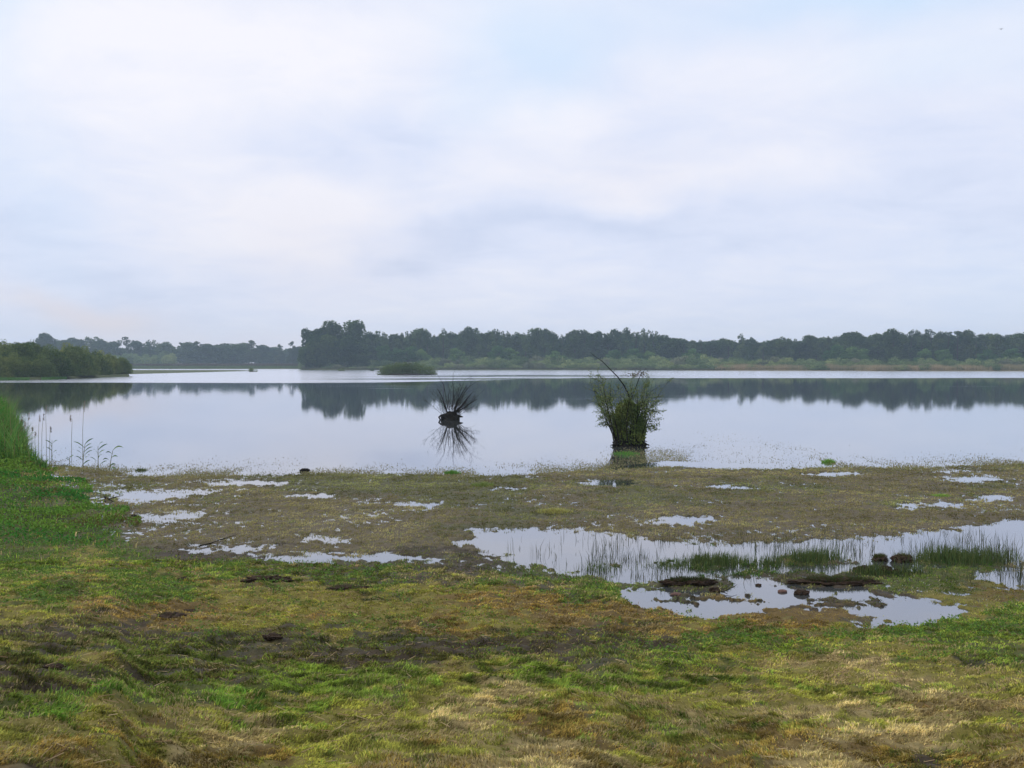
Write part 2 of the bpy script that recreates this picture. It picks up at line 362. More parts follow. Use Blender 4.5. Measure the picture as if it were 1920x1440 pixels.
def height(X, Y):
    zb = base_height(X, Y)
    t = bank_edge(X, Y)
    near = (Y < 40)
    u, v = proj(X, np.maximum(Y, 2), zb)
    n1_ = fbm(X * 1.1, Y * 1.1, 3, 4) - .5
    n2_ = fbm(X * 7, Y * 7, 9, 4) - .5
    rid = np.abs(fbm(X * 3 + Y * 1.2, Y * 5 - X * 1.5, 13, 3) - .5) * 2
    land = sstep(-.3, 2.0, t)
    xl = np.interp(Y, LEFT[:, 0], LEFT[:, 1]); ll = sstep(0, 1.5, xl - X) * (Y > 11)
    land = np.maximum(land, ll)
    amp = .020 + .035 * land
    lump = fbm(X * 2.2 + Y, Y * 6.5 - X * 1.6, 19, 3) - .5
    z = zb + near * (n1_ * amp + n2_ * (.012 + .06 * land) + (rid - .4) * .035 * land + lump * .065 * land)
    z = z + near * (1 - land) * 0.006
    # tyre rut with tread ridges running along the bank
    yc = 8.6 + 0.12 * X - 0.012 * X * X + .25 * np.sin(X * .8)
    rut = np.exp(-((Y - yc) / .55) ** 2) + .8 * np.exp(-((Y - yc - 1.9) / .45) ** 2) * (X < 1.0)
    rut = rut * sstep(-6, -4.5, X) * (1 - sstep(1.5, 4, X)) if False else rut * (1 - sstep(1.2, 3.2, X))
    tread = np.sin((X * .9 + (Y - yc) * 1.3) * 22) * .5 + .5
    z = z - rut * .05 + rut * tread * .035
    p = pool_mask(X, Y, zb)
    wetter = (1 - sstep(250, 620, u)) * .45 + (1 - sstep(0, 26, v - np.interp(u, [200, 840, 1100, 1250, 1500, 1920], [884, 887, 873, 850, 862, 862]))) * .7 + sstep(1600, 1900, u) * .35
    z = z - near * (1 - land) * .011 * (wetter + .25 + 1.6 * (fbm(X * .45, Y * .6, 29, 3) - .5))
    fine = (fbm(X * 12, Y * 7, 23, 3) - .5) * .05 * (1 - land)
    z = z + near * fine
    z = np.where(p > 0, z - .075 * p - .05 * sstep(.7, 1, p), z)
    return z

GRID = """
g o o o o o o o o o o o o o o o o o o o o o o o o
g o o o o o o o o o o o o o o o o o o o o o o o o
g l s s s s o o o o o o o s s s s s s s s s s s s
n g o o s s s o o o o o o s o o s o o o s s s o s
n g g s s o s s s s o o o s s o o b s s s o s s s
n n g s s s s s s s s s o o s b s s b s s s s s s
g g n s s s s s s s s o o b b b b b b b b s s s s
g g g s s s s s b s b s s s s b b b b b b s s s s
g g l g k k k s s k k k k k s s n n s n s s n n s
g g g g g g c c c c k k c g g g n n n g k g g g s
g l b g g b c c c c l l c c g g k c k k k g g l s
l g g g g l l l l l l b b b c c c k k k k k l b b
l l b b b b l l l l l l b b b b c b b b b k l l g
k k k b b l l b l l b l l b b b b l b b l l g g g
k k k k k c k c c c c b c k k k c g g l g g g g g
l k c c c c c k k k k k k k c c g g g g l l g g g
c c l c c k k k k k k c c l l g g l l t t l l c g
k c k k c k g g g g l l g g g g l g l l t l l l c
k k c g g g g g g g l t t l g g g l l l l t t l l
g g n g g n l g l l t t t b l l l l l t l t b t t
g n l l l l l l l l l t l b l l t l t t t t t t t
l l l b l l t l l l l t l b b l l b l l l t t l l
l l b l l t t l l l b l l t b l l l b b t t t l b
b b b l t t b l l l b l t b t l b b b t b b t b l
b k b b t b b l l b k b t t b t t b b t t b k b b
""".split('\n')[1:-1]
CLS = 'gnlbtkcso'
#            ground colour           blade colour A         blade colour B       height density
CC = {'g': ((.070, .080, .022), (.170, .285, .036), (.290, .350, .058), .024, 1.0),
      'n': ((.036, .050, .014), (.100, .230, .026), (.190, .290, .042), .036, 1.0),
      'l': ((.160, .140, .032), (.440, .415, .078), (.290, .320, .058), .018, 1.0),
      'b': ((.120, .082, .028), (.430, .300, .078), (.300, .250, .055), .020, 1.0),
      't': ((.240, .190, .080), (.600, .490, .240), (.440, .380, .130), .022, 1.0),
      'k': ((.046, .034, .019), (.150, .190, .036), (.140, .105, .040), .020, .75),
      'c': ((.048, .044, .021), (.160, .250, .036), (.160, .155, .042), .024, .9),
      's': ((.105, .086, .050), (.460, .350, .170), (.340, .300, .125), .032, .9),
      'o': ((.080, .080, .038), (.310, .330, .100), (.350, .310, .125), .034, .9)}
G = np.array([[CLS.index('s' if (c == 'b' and i_ < 8) else c) for c in r.split()] for i_, r in enumerate(GRID)])
OH = np.eye(len(CLS))[G]                       # rows, cols, classes
TC = {k: np.array([CC[c][i] for c in CLS]) for i, k in enumerate(('soil', 'a', 'b', 'h', 'd'))}
def weights(X, Y, z, sharp=5.0, jitter=0.0):
    u, v = proj(X, np.maximum(Y, 2.5), z)
    wu = u + (fbm(X * 1.5, Y * 1.5, 61, 3) - .5) * 150
    wv = v + (fbm(X * 1.5, Y * 1.5, 67, 3) - .5) * 60 * np.clip((v - 850) / 250, .2, 1)
    gu = np.clip(wu / 80, 0, 23.999); gv = np.clip((wv - 840) / 25, 0, 23.999)
    iu = gu.astype(int); iv = gv.astype(int); fu = (gu - iu)[..., None]; fv = (gv - iv)[..., None]
    W = (OH[iv, iu] * (1 - fu) + OH[iv, iu + 1] * fu) * (1 - fv) + (OH[iv + 1, iu] * (1 - fu) + OH[iv + 1, iu + 1] * fu) * fv
    # right and left beyond the picture keep on as at its edge; patchiness from world-space noise
    bk = sstep(0, 20, v - np.interp(u, [200, 800, 1200, 1600, 1920], [1015, 1075, 1120, 1160, 1130]))[..., None]
    W = W + bk * np.array([.10, .0, .13, .03, .03, .03, .05, 0, 0]) + (1 - bk) * np.array([.01, 0, .0, .01, 0, .0, 0, .08, .14])
    for i in range(len(CLS)):
        W[..., i] *= (fbm(X * 2.2, Y * 2.6, 100 + i * 7, 2) * 2) ** 1.2 * (fbm(X * 8 + Y * 2, Y * 9 - X * 2, 103 + i * 7, 3) * 2) ** 2.6
    W = W ** sharp if sharp < 3 else W ** 2.2
    return W / W.sum(-1, keepdims=True)

def build_ground():
    th = np.concatenate([np.linspace(-math.pi, -R(42), 50, endpoint=False), np.linspace(-R(42), R(42), 1000), np.linspace(R(42), math.pi, 50)[1:]])
    rr = np.concatenate([np.geomspace(.3, 4.5, 30, endpoint=False), np.geomspace(4.5, 36, 520, endpoint=False), np.geomspace(36, 700, 360, endpoint=False), np.geomspace(700, 9000, 40)])
    A, Rr = np.meshgrid(th, rr); X = np.sin(A) * Rr; Y = np.cos(A) * Rr
    X = np.concatenate([[0], X.ravel()]); Y = np.concatenate([[0.0], Y.ravel()])
    Z = height(X, Y)
    W = weights(X, Y, base_height(X, Y))
    col = W @ TC['soil']
    wet = W[:, CLS.index('k')] * .5 + .5 * W[:, CLS.index('c')] + .35 * (W[:, CLS.index('s')] + W[:, CLS.index('o')])
    under = sstep(.03, -.02, Z) if False else 1 - sstep(-.03, .02, Z)
    col = col * (1 - under[:, None] * .55); wet = np.clip(wet + under, 0, 1)
    u, v = proj(X, np.maximum(Y, 2), Z)
    far = Y > 60
    fc = np.array([.07, .085, .03]) * (1 + .4 * (fbm(X * .1, Y * .1, 5, 3)[:, None] - .5))
    heath = (far & (Y > 585) & (u < 575))[:, None]
    fc = np.where(heath, np.array([.085, .050, .040]), fc)
    straw = (far & (u > 1250) & (Y < 470))[:, None]
    fc = np.where(straw, np.array([.15, .125, .06]), fc)
    col = np.where(far[:, None], fc, col); wet = np.where(far, 0, wet)
    nt_, nr = len(th), len(rr)
    i, j = np.meshgrid(np.arange(nr - 1), np.arange(nt_ - 1), indexing='ij'); b = 1 + i * nt_ + j
    q = np.stack([b, b + nt_, b + nt_ + 1, b + 1], -1).reshape(-1, 4)
    jj = np.arange(nt_ - 1); c0 = np.stack([0 * jj, 1 + jj, 2 + jj], -1)
    # close the seam behind
    ii = np.arange(nr - 1)
    sm = np.stack([1 + ii * nt_ + nt_ - 1, 1 + (ii + 1) * nt_ + nt_ - 1, 1 + (ii + 1) * nt_, 1 + ii * nt_], -1)
    o = mesh_obj('ground', np.stack([X, Y, Z], -1), [q[:, ::-1], sm[:, ::-1], c0[:, ::-1]], M_ground, col=col, smooth=True, extra={'wet': wet})
    tag(o, 'peaty lake shore, marsh shelf and far shore ground', 'ground', kind='structure')
build_ground()

def build_water():
    S = 9000.0; g = np.array([-S, -600, -60, 60, 600, S])
    A, B = np.meshgrid(g, g); co = np.stack([A.ravel(), B.ravel(), 0 * A.ravel()], -1)
    i, j = np.meshgrid(np.arange(5), np.arange(5), indexing='ij'); b = (i * 6 + j).ravel()
    o = mesh_obj('lake_water', co, [np.stack([b, b + 1, b + 7, b + 6], -1)], M_water)
    tag(o, 'calm lake water with a bright wind-ruffled band far out', 'water', kind='structure')
build_water()

# ------------------------------------------------------------------ blades and leaves
def blade_arrays(P, H, Wd, lean, az_, col, curve=.5):
    n = len(P)
    side = np.stack([np.cos(az_ + 1.5708), np.sin(az_ + 1.5708), 0 * az_], -1)
    # flat side turned at random
    tw = rng.uniform(0, math.pi, n); side = np.stack([np.cos(tw), np.sin(tw), 0 * tw], -1)
    fw = np.stack([np.cos(az_), np.sin(az_), 0 * az_], -1)
    up = np.array([0, 0, 1.0])
    l1 = lean * .45; l2 = np.minimum(lean * 1.0 + curve * lean, 1.45)
    mid = P + H[:, None] * .5 * (np.sin(l1)[:, None] * fw + np.cos(l1)[:, None] * up)
    tip = mid + H[:, None] * .5 * (np.sin(l2)[:, None] * fw + np.cos(l2)[:, None] * up)
    s = side * Wd[:, None] * .5
    co = np.stack([P - s, P + s, mid - s * .8, mid + s * .8, tip], 1).reshape(-1, 3)
    b = np.arange(n) * 5
    q = np.stack([b, b + 1, b + 3, b + 2], -1); t = np.stack([b + 2, b + 3, b + 4], -1)
    c = np.repeat(col, 5, 0)
    return co, q, t, c
def join(parts):
    co = []; q = []; t = []; c = []; o = 0
    for a, b, d, e in parts:
        co.append(a); q.append(b + o); t.append(d + o); c.append(e); o += len(a)
    return np.concatenate(co), np.concatenate(q), np.concatenate(t), np.concatenate(c)
def scatter(n, r0, r1, a=33, power=0.0):
    th = rng.uniform(-R(a), R(a), n)
    k = 2.0 - power
    r = (rng.uniform(0, 1, n) * (r1 ** k - r0 ** k) + r0 ** k) ** (1 / k)
    return np.sin(th) * r, np.cos(th) * r

def field(name, n, r0, r1, power, land, label, cat, hs=1.0, ws=1.0, classes=None, zlim=(-.02, 9), pale=.0, flop=1.0, mat=None):
    wide = 46 if r1 < 15 else 36; n = int(n * wide / 33)
    X, Y = scatter(n, r0, r1, wide, power)
    Z = height(X, Y)
    t = bank_edge(X, Y); xl = np.interp(Y, LEFT[:, 0], LEFT[:, 1]); d = xl - X
    on = (t > -.1) | ((d > -.2) & (Y > 11))
    keep = (on if land else ~on) & (Z > zlim[0]) & (Z < zlim[1])
    X, Y, Z = X[keep], Y[keep], Z[keep]
    W = weights(X, Y, base_height(X, Y))
    cum = np.cumsum(W, -1); ci = (cum < rng.uniform(0, 1, len(X))[:, None]).sum(-1).clip(0, len(CLS) - 1)
    dens = TC['d'][ci] * (1 if land else (np.exp(np.minimum(Z + .004, 0) / .016) + .012))
    clump = fbm(X * 9, Y * 9, 71, 3)
    kp = rng.uniform(0, 1, len(X)) < dens * np.clip((clump - .33) * 3.8, .06, 1)
    X, Y, Z, ci, clump = X[kp], Y[kp], Z[kp], ci[kp], clump[kp]
    m = len(X)
    f = rng.uniform(0, 1, (m, 1)); col = TC['a'][ci] * f + TC['b'][ci] * (1 - f)
    tone = (.45 + 1.0 * np.clip((fbm(X * 6 + Y * 2, Y * 10 - X * 3, 91, 3) - .5) * 2.6 + .5, 0, 1)) * (.88 + .24 * fbm(X * .8, Y * 1.3, 92, 2))
    if not land: tone = (.62 + .7 * np.clip((fbm(X * 1.6, Y * 2.2, 91, 3) - .5) * 2.4 + .5, 0, 1)) * (.75 + .5 * np.clip((fbm(X * .4, Y * .7, 94, 2) - .5) * 2 + .5, 0, 1))
    col = col * (rng.uniform(.5, 1.55, (m, 1)) if land else rng.uniform(.75, 1.25, (m, 1))) * tone[:, None]
    # dry straw tips stand out in hand-sized clumps
    st = np.clip((fbm(X * 3.5 + Y * 2, Y * 9 - X * 2.5, 97, 3) - .47) * 8, 0, 1) * np.array([.25, .1, .8, .55, .9, .15, .2, .35, .25])[ci]
    stc = np.array((.42, .34, .16)) * rng.uniform(.8, 1.2, (m, 1)); pick = (rng.uniform(0, 1, m) < st * .8)[:, None]
    col = np.where(pick, stc, col)
    pl = rng.uniform(0, 1, m) < pale * (.3 + 1.6 * (fbm(X * .8, Y * .8, 93, 2) > .52))
    col[pl] = (.5, .48, .42)
    H = TC['h'][ci] * hs * rng.uniform(.6, 1.6, m) * (.6 + clump)
    Wd = ws * (.0022 + .00042 * np.hypot(X, Y)) * rng.uniform(.6, 1.4, m)
    # blades combed by the water and wind: one leaning direction per patch
    az_ = (fbm(X * 1.3, Y * 1.3, 95, 2) - .5) * 9 + rng.normal(0, .7, m)
    co, q, tt, c = blade_arrays(np.stack([X, Y, Z - .004 if land else np.maximum(Z - .004, -.012)], -1), H, Wd, np.abs(rng.normal(flop, .35, m)).clip(0, 1.4), az_, col)
    o = mesh_obj(name, co, [q, tt], mat or M_grass, col=c)
    tag(o, label, cat, kind='stuff'); return o

field('grass', 880000, 4.2, 14, .6, True, 'short mossy grass in green, olive and straw patches on the near bank', 'grass', ws=1.35)
field('shore_grass', 120000, 13, 60, .8, True, 'rank green grass on the left bank of the lake', 'grass', hs=2.2, ws=1.5, flop=.6)
field('marsh_sedge', 760000, 11.5, 31, .5, False, 'low brown sedge and moss covering the flooded marsh shelf', 'marsh plants', hs=.8, ws=1.2, zlim=(-.07, 2), pale=.03)

field('mossy_turf', 420000, 4.2, 8.2, .3, True, 'springy moss and dry grass turf nearest the viewer', 'turf', hs=1.15, ws=1.4, flop=.9)
field('pool_sedge', 90000, 9.5, 14, .5, False, 'short sedge on the mud between the shallow pools', 'marsh plants', hs=.9, ws=1.1, zlim=(-.035, 2), pale=.02)

def leaf_scatter(name, X, Y, Z, size, colA, colB, label, cat, lift=.03, mat=None):
    m = len(X); C0 = np.stack([X, Y, Z + rng.uniform(0, 1, m) * lift], -1)
    a = rng.normal(0, 1, (m, 3)); a[:, 2] *= .5; a /= np.linalg.norm(a, axis=1)[:, None]
    b = np.cross(a, rng.normal(0, 1, (m, 3))); b /= np.linalg.norm(b, axis=1)[:, None]
    s = (size * rng.uniform(.6, 1.4, m))[:, None]
    co = np.stack([C0 - a * s, C0 - b * s * .6, C0 + a * s, C0 + b * s * .6], 1).reshape(-1, 3)
    i = np.arange(m) * 4; q = np.stack([i, i + 1, i + 2, i + 3], -1)
    f = rng.uniform(0, 1, (m, 1)); col = (np.array(colA) * f + np.array(colB) * (1 - f)) * rng.uniform(.7, 1.3, (m, 1))
    o = mesh_obj(name, co, [q], mat or M_grass, col=np.repeat(col, 4, 0)); return tag(o, label, cat, kind='stuff')
def litter():
    n = 2600; X, Y = scatter(n, 4.3, 14, 33, .5); k = bank_edge(X, Y) > 0; X, Y = X[k], Y[k]; n = len(X); Z = height(X, Y)
    a = rng.normal(.4, .9, n); L_ = rng.uniform(.03, .09, n); w_ = rng.uniform(.0012, .003, n) * (Y / 6) ** .5
    dx_, dy_ = np.cos(a) * L_ / 2, np.sin(a) * L_ / 2; nx, ny = -np.sin(a) * w_ / 2, np.cos(a) * w_ / 2
    zt = Z + rng.uniform(.006, .022, n); t_ = rng.normal(0, .012, n)
    q4 = np.stack([np.stack([X - dx_ - nx, Y - dy_ - ny, zt - t_], -1), np.stack([X + dx_ - nx, Y + dy_ - ny, zt + t_], -1), np.stack([X + dx_ + nx, Y + dy_ + ny, zt + t_ + .003], -1), np.stack([X - dx_ + nx, Y - dy_ + ny, zt - t_ + .003], -1)], 1).reshape(-1, 3)
    i = np.arange(n) * 4; f = rng.uniform(0, 1, (n, 1)); col = np.array((.46, .39, .20)) * f + np.array((.20, .13, .06)) * (1 - f)
    tag(mesh_obj('plant_litter', q4, [np.stack([i, i + 1, i + 2, i + 3], -1)], M_grass, col=np.repeat(col, 4, 0)), 'loose dry stems and straw lying on the near turf', 'straw', kind='stuff')
litter()
# small broad-leaved herbs in the green patches of the bank
X, Y = scatter(900000, 4.5, 17, 42, .3); Zb = base_height(X, Y); W = weights(X, Y, Zb)
t = bank_edge(X, Y); d = np.interp(Y, LEFT[:, 0], LEFT[:, 1]) - X
pr = W[:, 0] * .55 + W[:, 1] * .6 + W[:, 6] * .45 + W[:, 2] * .05 + W[:, 5] * .05
pr *= np.clip((fbm(X * 5, Y * 5, 133, 3) - .42) * 6, 0, 1) * sstep(8.0, 9.6, Y + .35 * np.maximum(X - 3, 0) * 1.0)
k = (rng.uniform(0, 1, len(X)) < pr) & ((t > -.1) | (d > -.1)); X, Y = X[k], Y[k]; Z = height(X, Y); k = Z > -.01
leaf_scatter('bank_herbs', X[k], Y[k], Z[k], .011, (.10, .22, .035), (.05, .13, .025), 'small round-leaved green herbs in patches along the wet bank edge', 'herbs', .05)
# tall herbs on the left bank
def herbs():
    X, Y = [], []
    n = 330000
    th = rng.uniform(-R(36), -R(20), n); r = rng.uniform(13.5, 46, n)
    X = np.sin(th) * r; Y = np.cos(th) * r
    d = np.interp(Y, LEFT[:, 0], LEFT[:, 1]) - X
    hh = (.06 + .14 * sstep(.2, 2.0, d) + (.9 + 1.7 * vn(X / Y * 38, 0 * Y, 209)) * sstep(23, 30, Y) * sstep(-.1, .6, d)) * (.35 + 1.1 * fbm(X * .9, Y * .9, 141, 3))
    k = (d > -.75 + 1.3 * fbm(X * 1.3, Y * .9, 211, 3)) & (rng.uniform(0, 1, n) < np.clip((fbm(X * 2.2, Y * 2.2, 143, 3) - .38) * 5, .05, 1) * sstep(12.8, 17, Y) * np.where(Y < 26, .55, 1))
    X, Y, hh = X[k], Y[k], hh[k]; Z = height(X, Y)
    m = len(X); zz = Z + hh * rng.uniform(0, 1, m) ** .7
    g = fbm(X * .7, Y * .7, 147, 3)[:, None]
    sx = np.where(g > .5, 1, 0)
    C0 = np.stack([X, Y, zz], -1)
    a = rng.normal(0, 1, (m, 3)); a /= np.linalg.norm(a, axis=1)[:, None]
    b = np.cross(a, rng.normal(0, 1, (m, 3))); b /= np.linalg.norm(b, axis=1)[:, None]
    s = (.030 * rng.uniform(.6, 1.5, m) * (Y / 22) ** .6)[:, None]
    co = np.stack([C0 - a * s, C0 - b * s * .4, C0 + a * s, C0 + b * s * .4], 1).reshape(-1, 3)
    i = np.arange(m) * 4; q = np.stack([i, i + 1, i + 2, i + 3], -1)
    g = ((g - .5) * 3 + .5).clip(0, 1)
    col = (np.array((.09, .25, .035)) * g + np.array((.24, .36, .05)) * (1 - g)) * rng.uniform(.6, 1.5, (m, 1))
    br = rng.uniform(0, 1, m) < .03 + .5 * sstep(.5, .62, fbm(X * 1.3, Y * 1.3, 149, 3)); col[br] = (.17, .13, .045)
    o = mesh_obj('bank_weeds', co, [q], M_grass, col=np.repeat(col, 4, 0))
    tag(o, 'tall lush green weeds on the left bank rising to head height', 'weeds', kind='stuff')
herbs()
# tall green reed grass standing above the weeds at the left edge
def reedgrass():
    n = 9000
    Y = rng.uniform(25, 40, n); d = -.1 + 5 * rng.uniform(0, 1, n) ** 1.8
    X = np.interp(Y, LEFT[:, 0], LEFT[:, 1]) - d
    Z = height(X, Y); H = (.8 + 1.25 * sstep(-.1, .8, d)) * rng.uniform(.4, 1.08, n) * sstep(21, 29, Y) * (.45 + .95 * vn(X / Y * 45, 0 * Y, 207))
    f = rng.uniform(0, 1, (n, 1)); col = (np.array((.11, .30, .055)) * f + np.array((.28, .38, .09)) * (1 - f)) * rng.uniform(.5, 1.4, (n, 1)); col[rng.uniform(0, 1, n) < .08] = (.30, .24, .12)
    co, q, tt, c = blade_arrays(np.stack([X, Y, Z], -1), H, rng.uniform(.014, .03, n), np.abs(rng.normal(.28, .28, n)), rng.uniform(0, 6.28, n), col, 1.6)
    tag(mesh_obj('reed_grass', co, [q, tt], M_grass, col=c), 'tall green reed grass crowding the left edge of the lake', 'reeds', kind='stuff')
reedgrass()
# rushes standing in the pool, and the tufted islets among them
def rushes():
    u = rng.uniform(860, 2050, 15000); v = rng.uniform(996, 1096, 15000)
    wgt = np.interp(u, [860, 1080, 1180, 1400, 2050], [.03, .12, 1, .9, .8]) * (.1 + 1.8 * (fbm(u * .012, v * .03, 151, 3) > .47))
    wgt = wgt * (.25 + 2.2 * np.clip((fbm(u * .09, v * .2, 153, 2) - .45) * 5, 0, 1)) * np.interp(v, [996, 1015, 1045, 1096], [.25, .4, 1, .7])
    P = []
    for a, b, c in zip(u, v, wgt):
        if rng.uniform() < c * .55: P.append(ground_at(a, b, 0))
    P = np.array(P); Z = height(P[:, 0], P[:, 1]); k = (Z < .03) & (bank_edge(P[:, 0], P[:, 1]) < .2)
    P = P[k]; n = len(P)
    f = rng.uniform(0, 1, (n, 1)); col = np.array((.045, .07, .03)) * f + np.array((.11, .10, .055)) * (1 - f)
    H = rng.uniform(.03, .22, n) * (.5 + vn(P[:, 0] * 2, P[:, 1] * 2, 79))
    A = blade_arrays(np.stack([P[:, 0], P[:, 1], np.full(n, -.03)], -1), H, rng.uniform(.004, .008, n), np.abs(rng.normal(.18, .25, n)), rng.uniform(0, 6.28, n), col)
    parts = [A]
    for (a, b, c, d_, num) in [(1335, 1056, 66, 13, 1500), (1525, 1050, 60, 12, 900), (1805, 1050, 98, 14, 2300), (1250, 1062, 50, 9, 300), (1130, 1068, 40, 8, 160), (1440, 1058, 40, 9, 350), (1670, 1078, 70, 6, 900)]:
        uu = a + c * rng.normal(0, .5, num); vv = b + d_ * rng.normal(0, .45, num)
        G_ = np.array([ground_at(x_, y_, 0) for x_, y_ in zip(uu, vv)])
        f = rng.uniform(0, 1, (num, 1)); col = (np.array((.055, .105, .032)) * f + np.array((.15, .17, .055)) * (1 - f)) * rng.uniform(.7, 1.4, (num, 1))
        H = rng.uniform(.04, .20, num) * (.5 + vn(G_[:, 0] * 3, G_[:, 1] * 3, 77)) * (1 if num > 500 else .8)
        Zz = np.maximum(height(G_[:, 0], G_[:, 1]), -.02)
        parts.append(blade_arrays(np.stack([G_[:, 0], G_[:, 1], Zz], -1), H, rng.uniform(.004, .009, num), np.abs(rng.normal(.3, .25, num)), rng.uniform(0, 6.28, num), col))
    co, q, tt, c = join(parts)
    tag(mesh_obj('rushes', co, [q, tt], M_grass, col=c), 'thin upright green rushes standing in the shallow pool and on its islets', 'rushes', kind='stuff')
rushes()
# floating and emerging weed along the lake edge of the marsh
def floatweed():
    n = 110000
    u = rng.uniform(30, 2000, n); e = np.interp(u, [60, 200, 300, 600, 840, 1000, 1100, 1180, 1250, 1400, 1500, 1700, 1800, 1920], [860, 876, 884, 884, 887, 880, 873, 858, 850, 856, 862, 872, 868, 862])
    v = e + 14 - np.abs(rng.normal(0, 1, n)) * np.interp(u, [1100, 1200, 1500, 1650], [12, 19, 16, 11])
    P = np.array([ground_at(a, b, 0) for a, b in zip(u, v)])
    m = fbm(P[:, 0] * .7, P[:, 1] * .25, 161, 4)
    k = rng.uniform(0, 1, n) < np.clip((m - .42) * 3, 0.04, .7)
    P = P[k]; n = len(P); f = rng.uniform(0, 1, (n, 1))
    col = np.array((.20, .23, .08)) * f + np.array((.26, .21, .11)) * (1 - f)
    co, q, tt, c = blade_arrays(np.stack([P[:, 0], P[:, 1], np.full(n, -.006)], -1), rng.uniform(.02, .055, n), rng.uniform(.008, .018, n), rng.uniform(.9, 1.4, n), rng.uniform(0, 6.28, n), col)
    tag(mesh_obj('floating_weed', co, [q, tt], M_grass, col=c), 'sparse water weed breaking the surface along the marsh edge', 'water weed', kind='stuff')
floatweed()

# ------------------------------------------------------------------ trees and shrubs
def tube(pts, rad, k=6):
    pts = np.array(pts, float); n = len(pts); rad = np.array(rad, float)
    T = np.gradient(pts, axis=0); T /= np.linalg.norm(T, axis=1)[:, None] + 1e-9
    ref = np.array([.31, .95, .05]); A = np.cross(T, ref); A /= np.linalg.norm(A, axis=1)[:, None] + 1e-9; B = np.cross(T, A)
    an = np.arange(k) / k * 2 * math.pi
    co = pts[:, None] + rad[:, None, None] * (np.cos(an)[None, :, None] * A[:, None] + np.sin(an)[None, :, None] * B[:, None])
    i, j = np.meshgrid(np.arange(n - 1), np.arange(k), indexing='ij'); j2 = (j + 1) % k
    q = np.stack([i * k + j, i * k + j2, (i + 1) * k + j2, (i + 1) * k + j], -1).reshape(-1, 4)
    return co.reshape(-1, 3), q
def tubes_obj(name, lst, mat, parent=None, k=6):
    co = []; q = []; o = 0
    for p_, r_ in lst:
        a, b = tube(p_, r_, k); co.append(a); q.append(b + o); o += len(a)
    return mesh_obj(name, np.concatenate(co), [np.concatenate(q)], mat, parent, smooth=True)
def leaves_arr(C0, size, col, flat=1.0):
    m = len(C0)
    a = rng.normal(0, 1, (m, 3)); a[:, 2] *= flat; a /= np.linalg.norm(a, axis=1)[:, None]
    b = np.cross(a, rng.normal(0, 1, (m, 3))); b /= np.linalg.norm(b, axis=1)[:, None]
    s = (size * rng.uniform(.6, 1.4, m))[:, None]
    co = np.stack([C0 - a * s, C0 - b * s * .55, C0 + a * s, C0 + b * s * .55], 1).reshape(-1, 3)
    i = np.arange(m) * 4
    return co, np.stack([i, i + 1, i + 2, i + 3], -1), np.repeat(col, 4, 0)

PAL = {'oak': ((.024, .058, .018), (.068, .118, .030)), 'birch': ((.034, .080, .026), (.086, .135, .040)), 'pine': ((.022, .050, .020), (.056, .085, .028)),
       'bright': ((.060, .150, .034), (.130, .230, .055)), 'willow': ((.120, .190, .070), (.230, .290, .110)), 'sallow': ((.075, .125, .030), (.190, .235, .062)), 'sage': ((.140, .175, .100), (.21, .225, .13))}
def crown_pts(lobes, per, shell=.55):
    P = []; I = []
    for i, (c, r) in enumerate(lobes):
        n = int(per * (r[0] * r[2]) / 2.2) + 12
        d_ = rng.normal(0, 1, (n, 3)); d_ /= np.linalg.norm(d_, axis=1)[:, None]
        rad = np.minimum(rng.uniform(shell, 1.08, (n, 1)) ** .8 + np.abs(rng.normal(0, .13, (n, 1))) * (rng.uniform(0, 1, (n, 1)) < .35), 1.5)
        P.append(np.array(c) + d_ * rad * np.array(r)); I.append(np.full(n, i))
    return np.concatenate(P), np.concatenate(I)
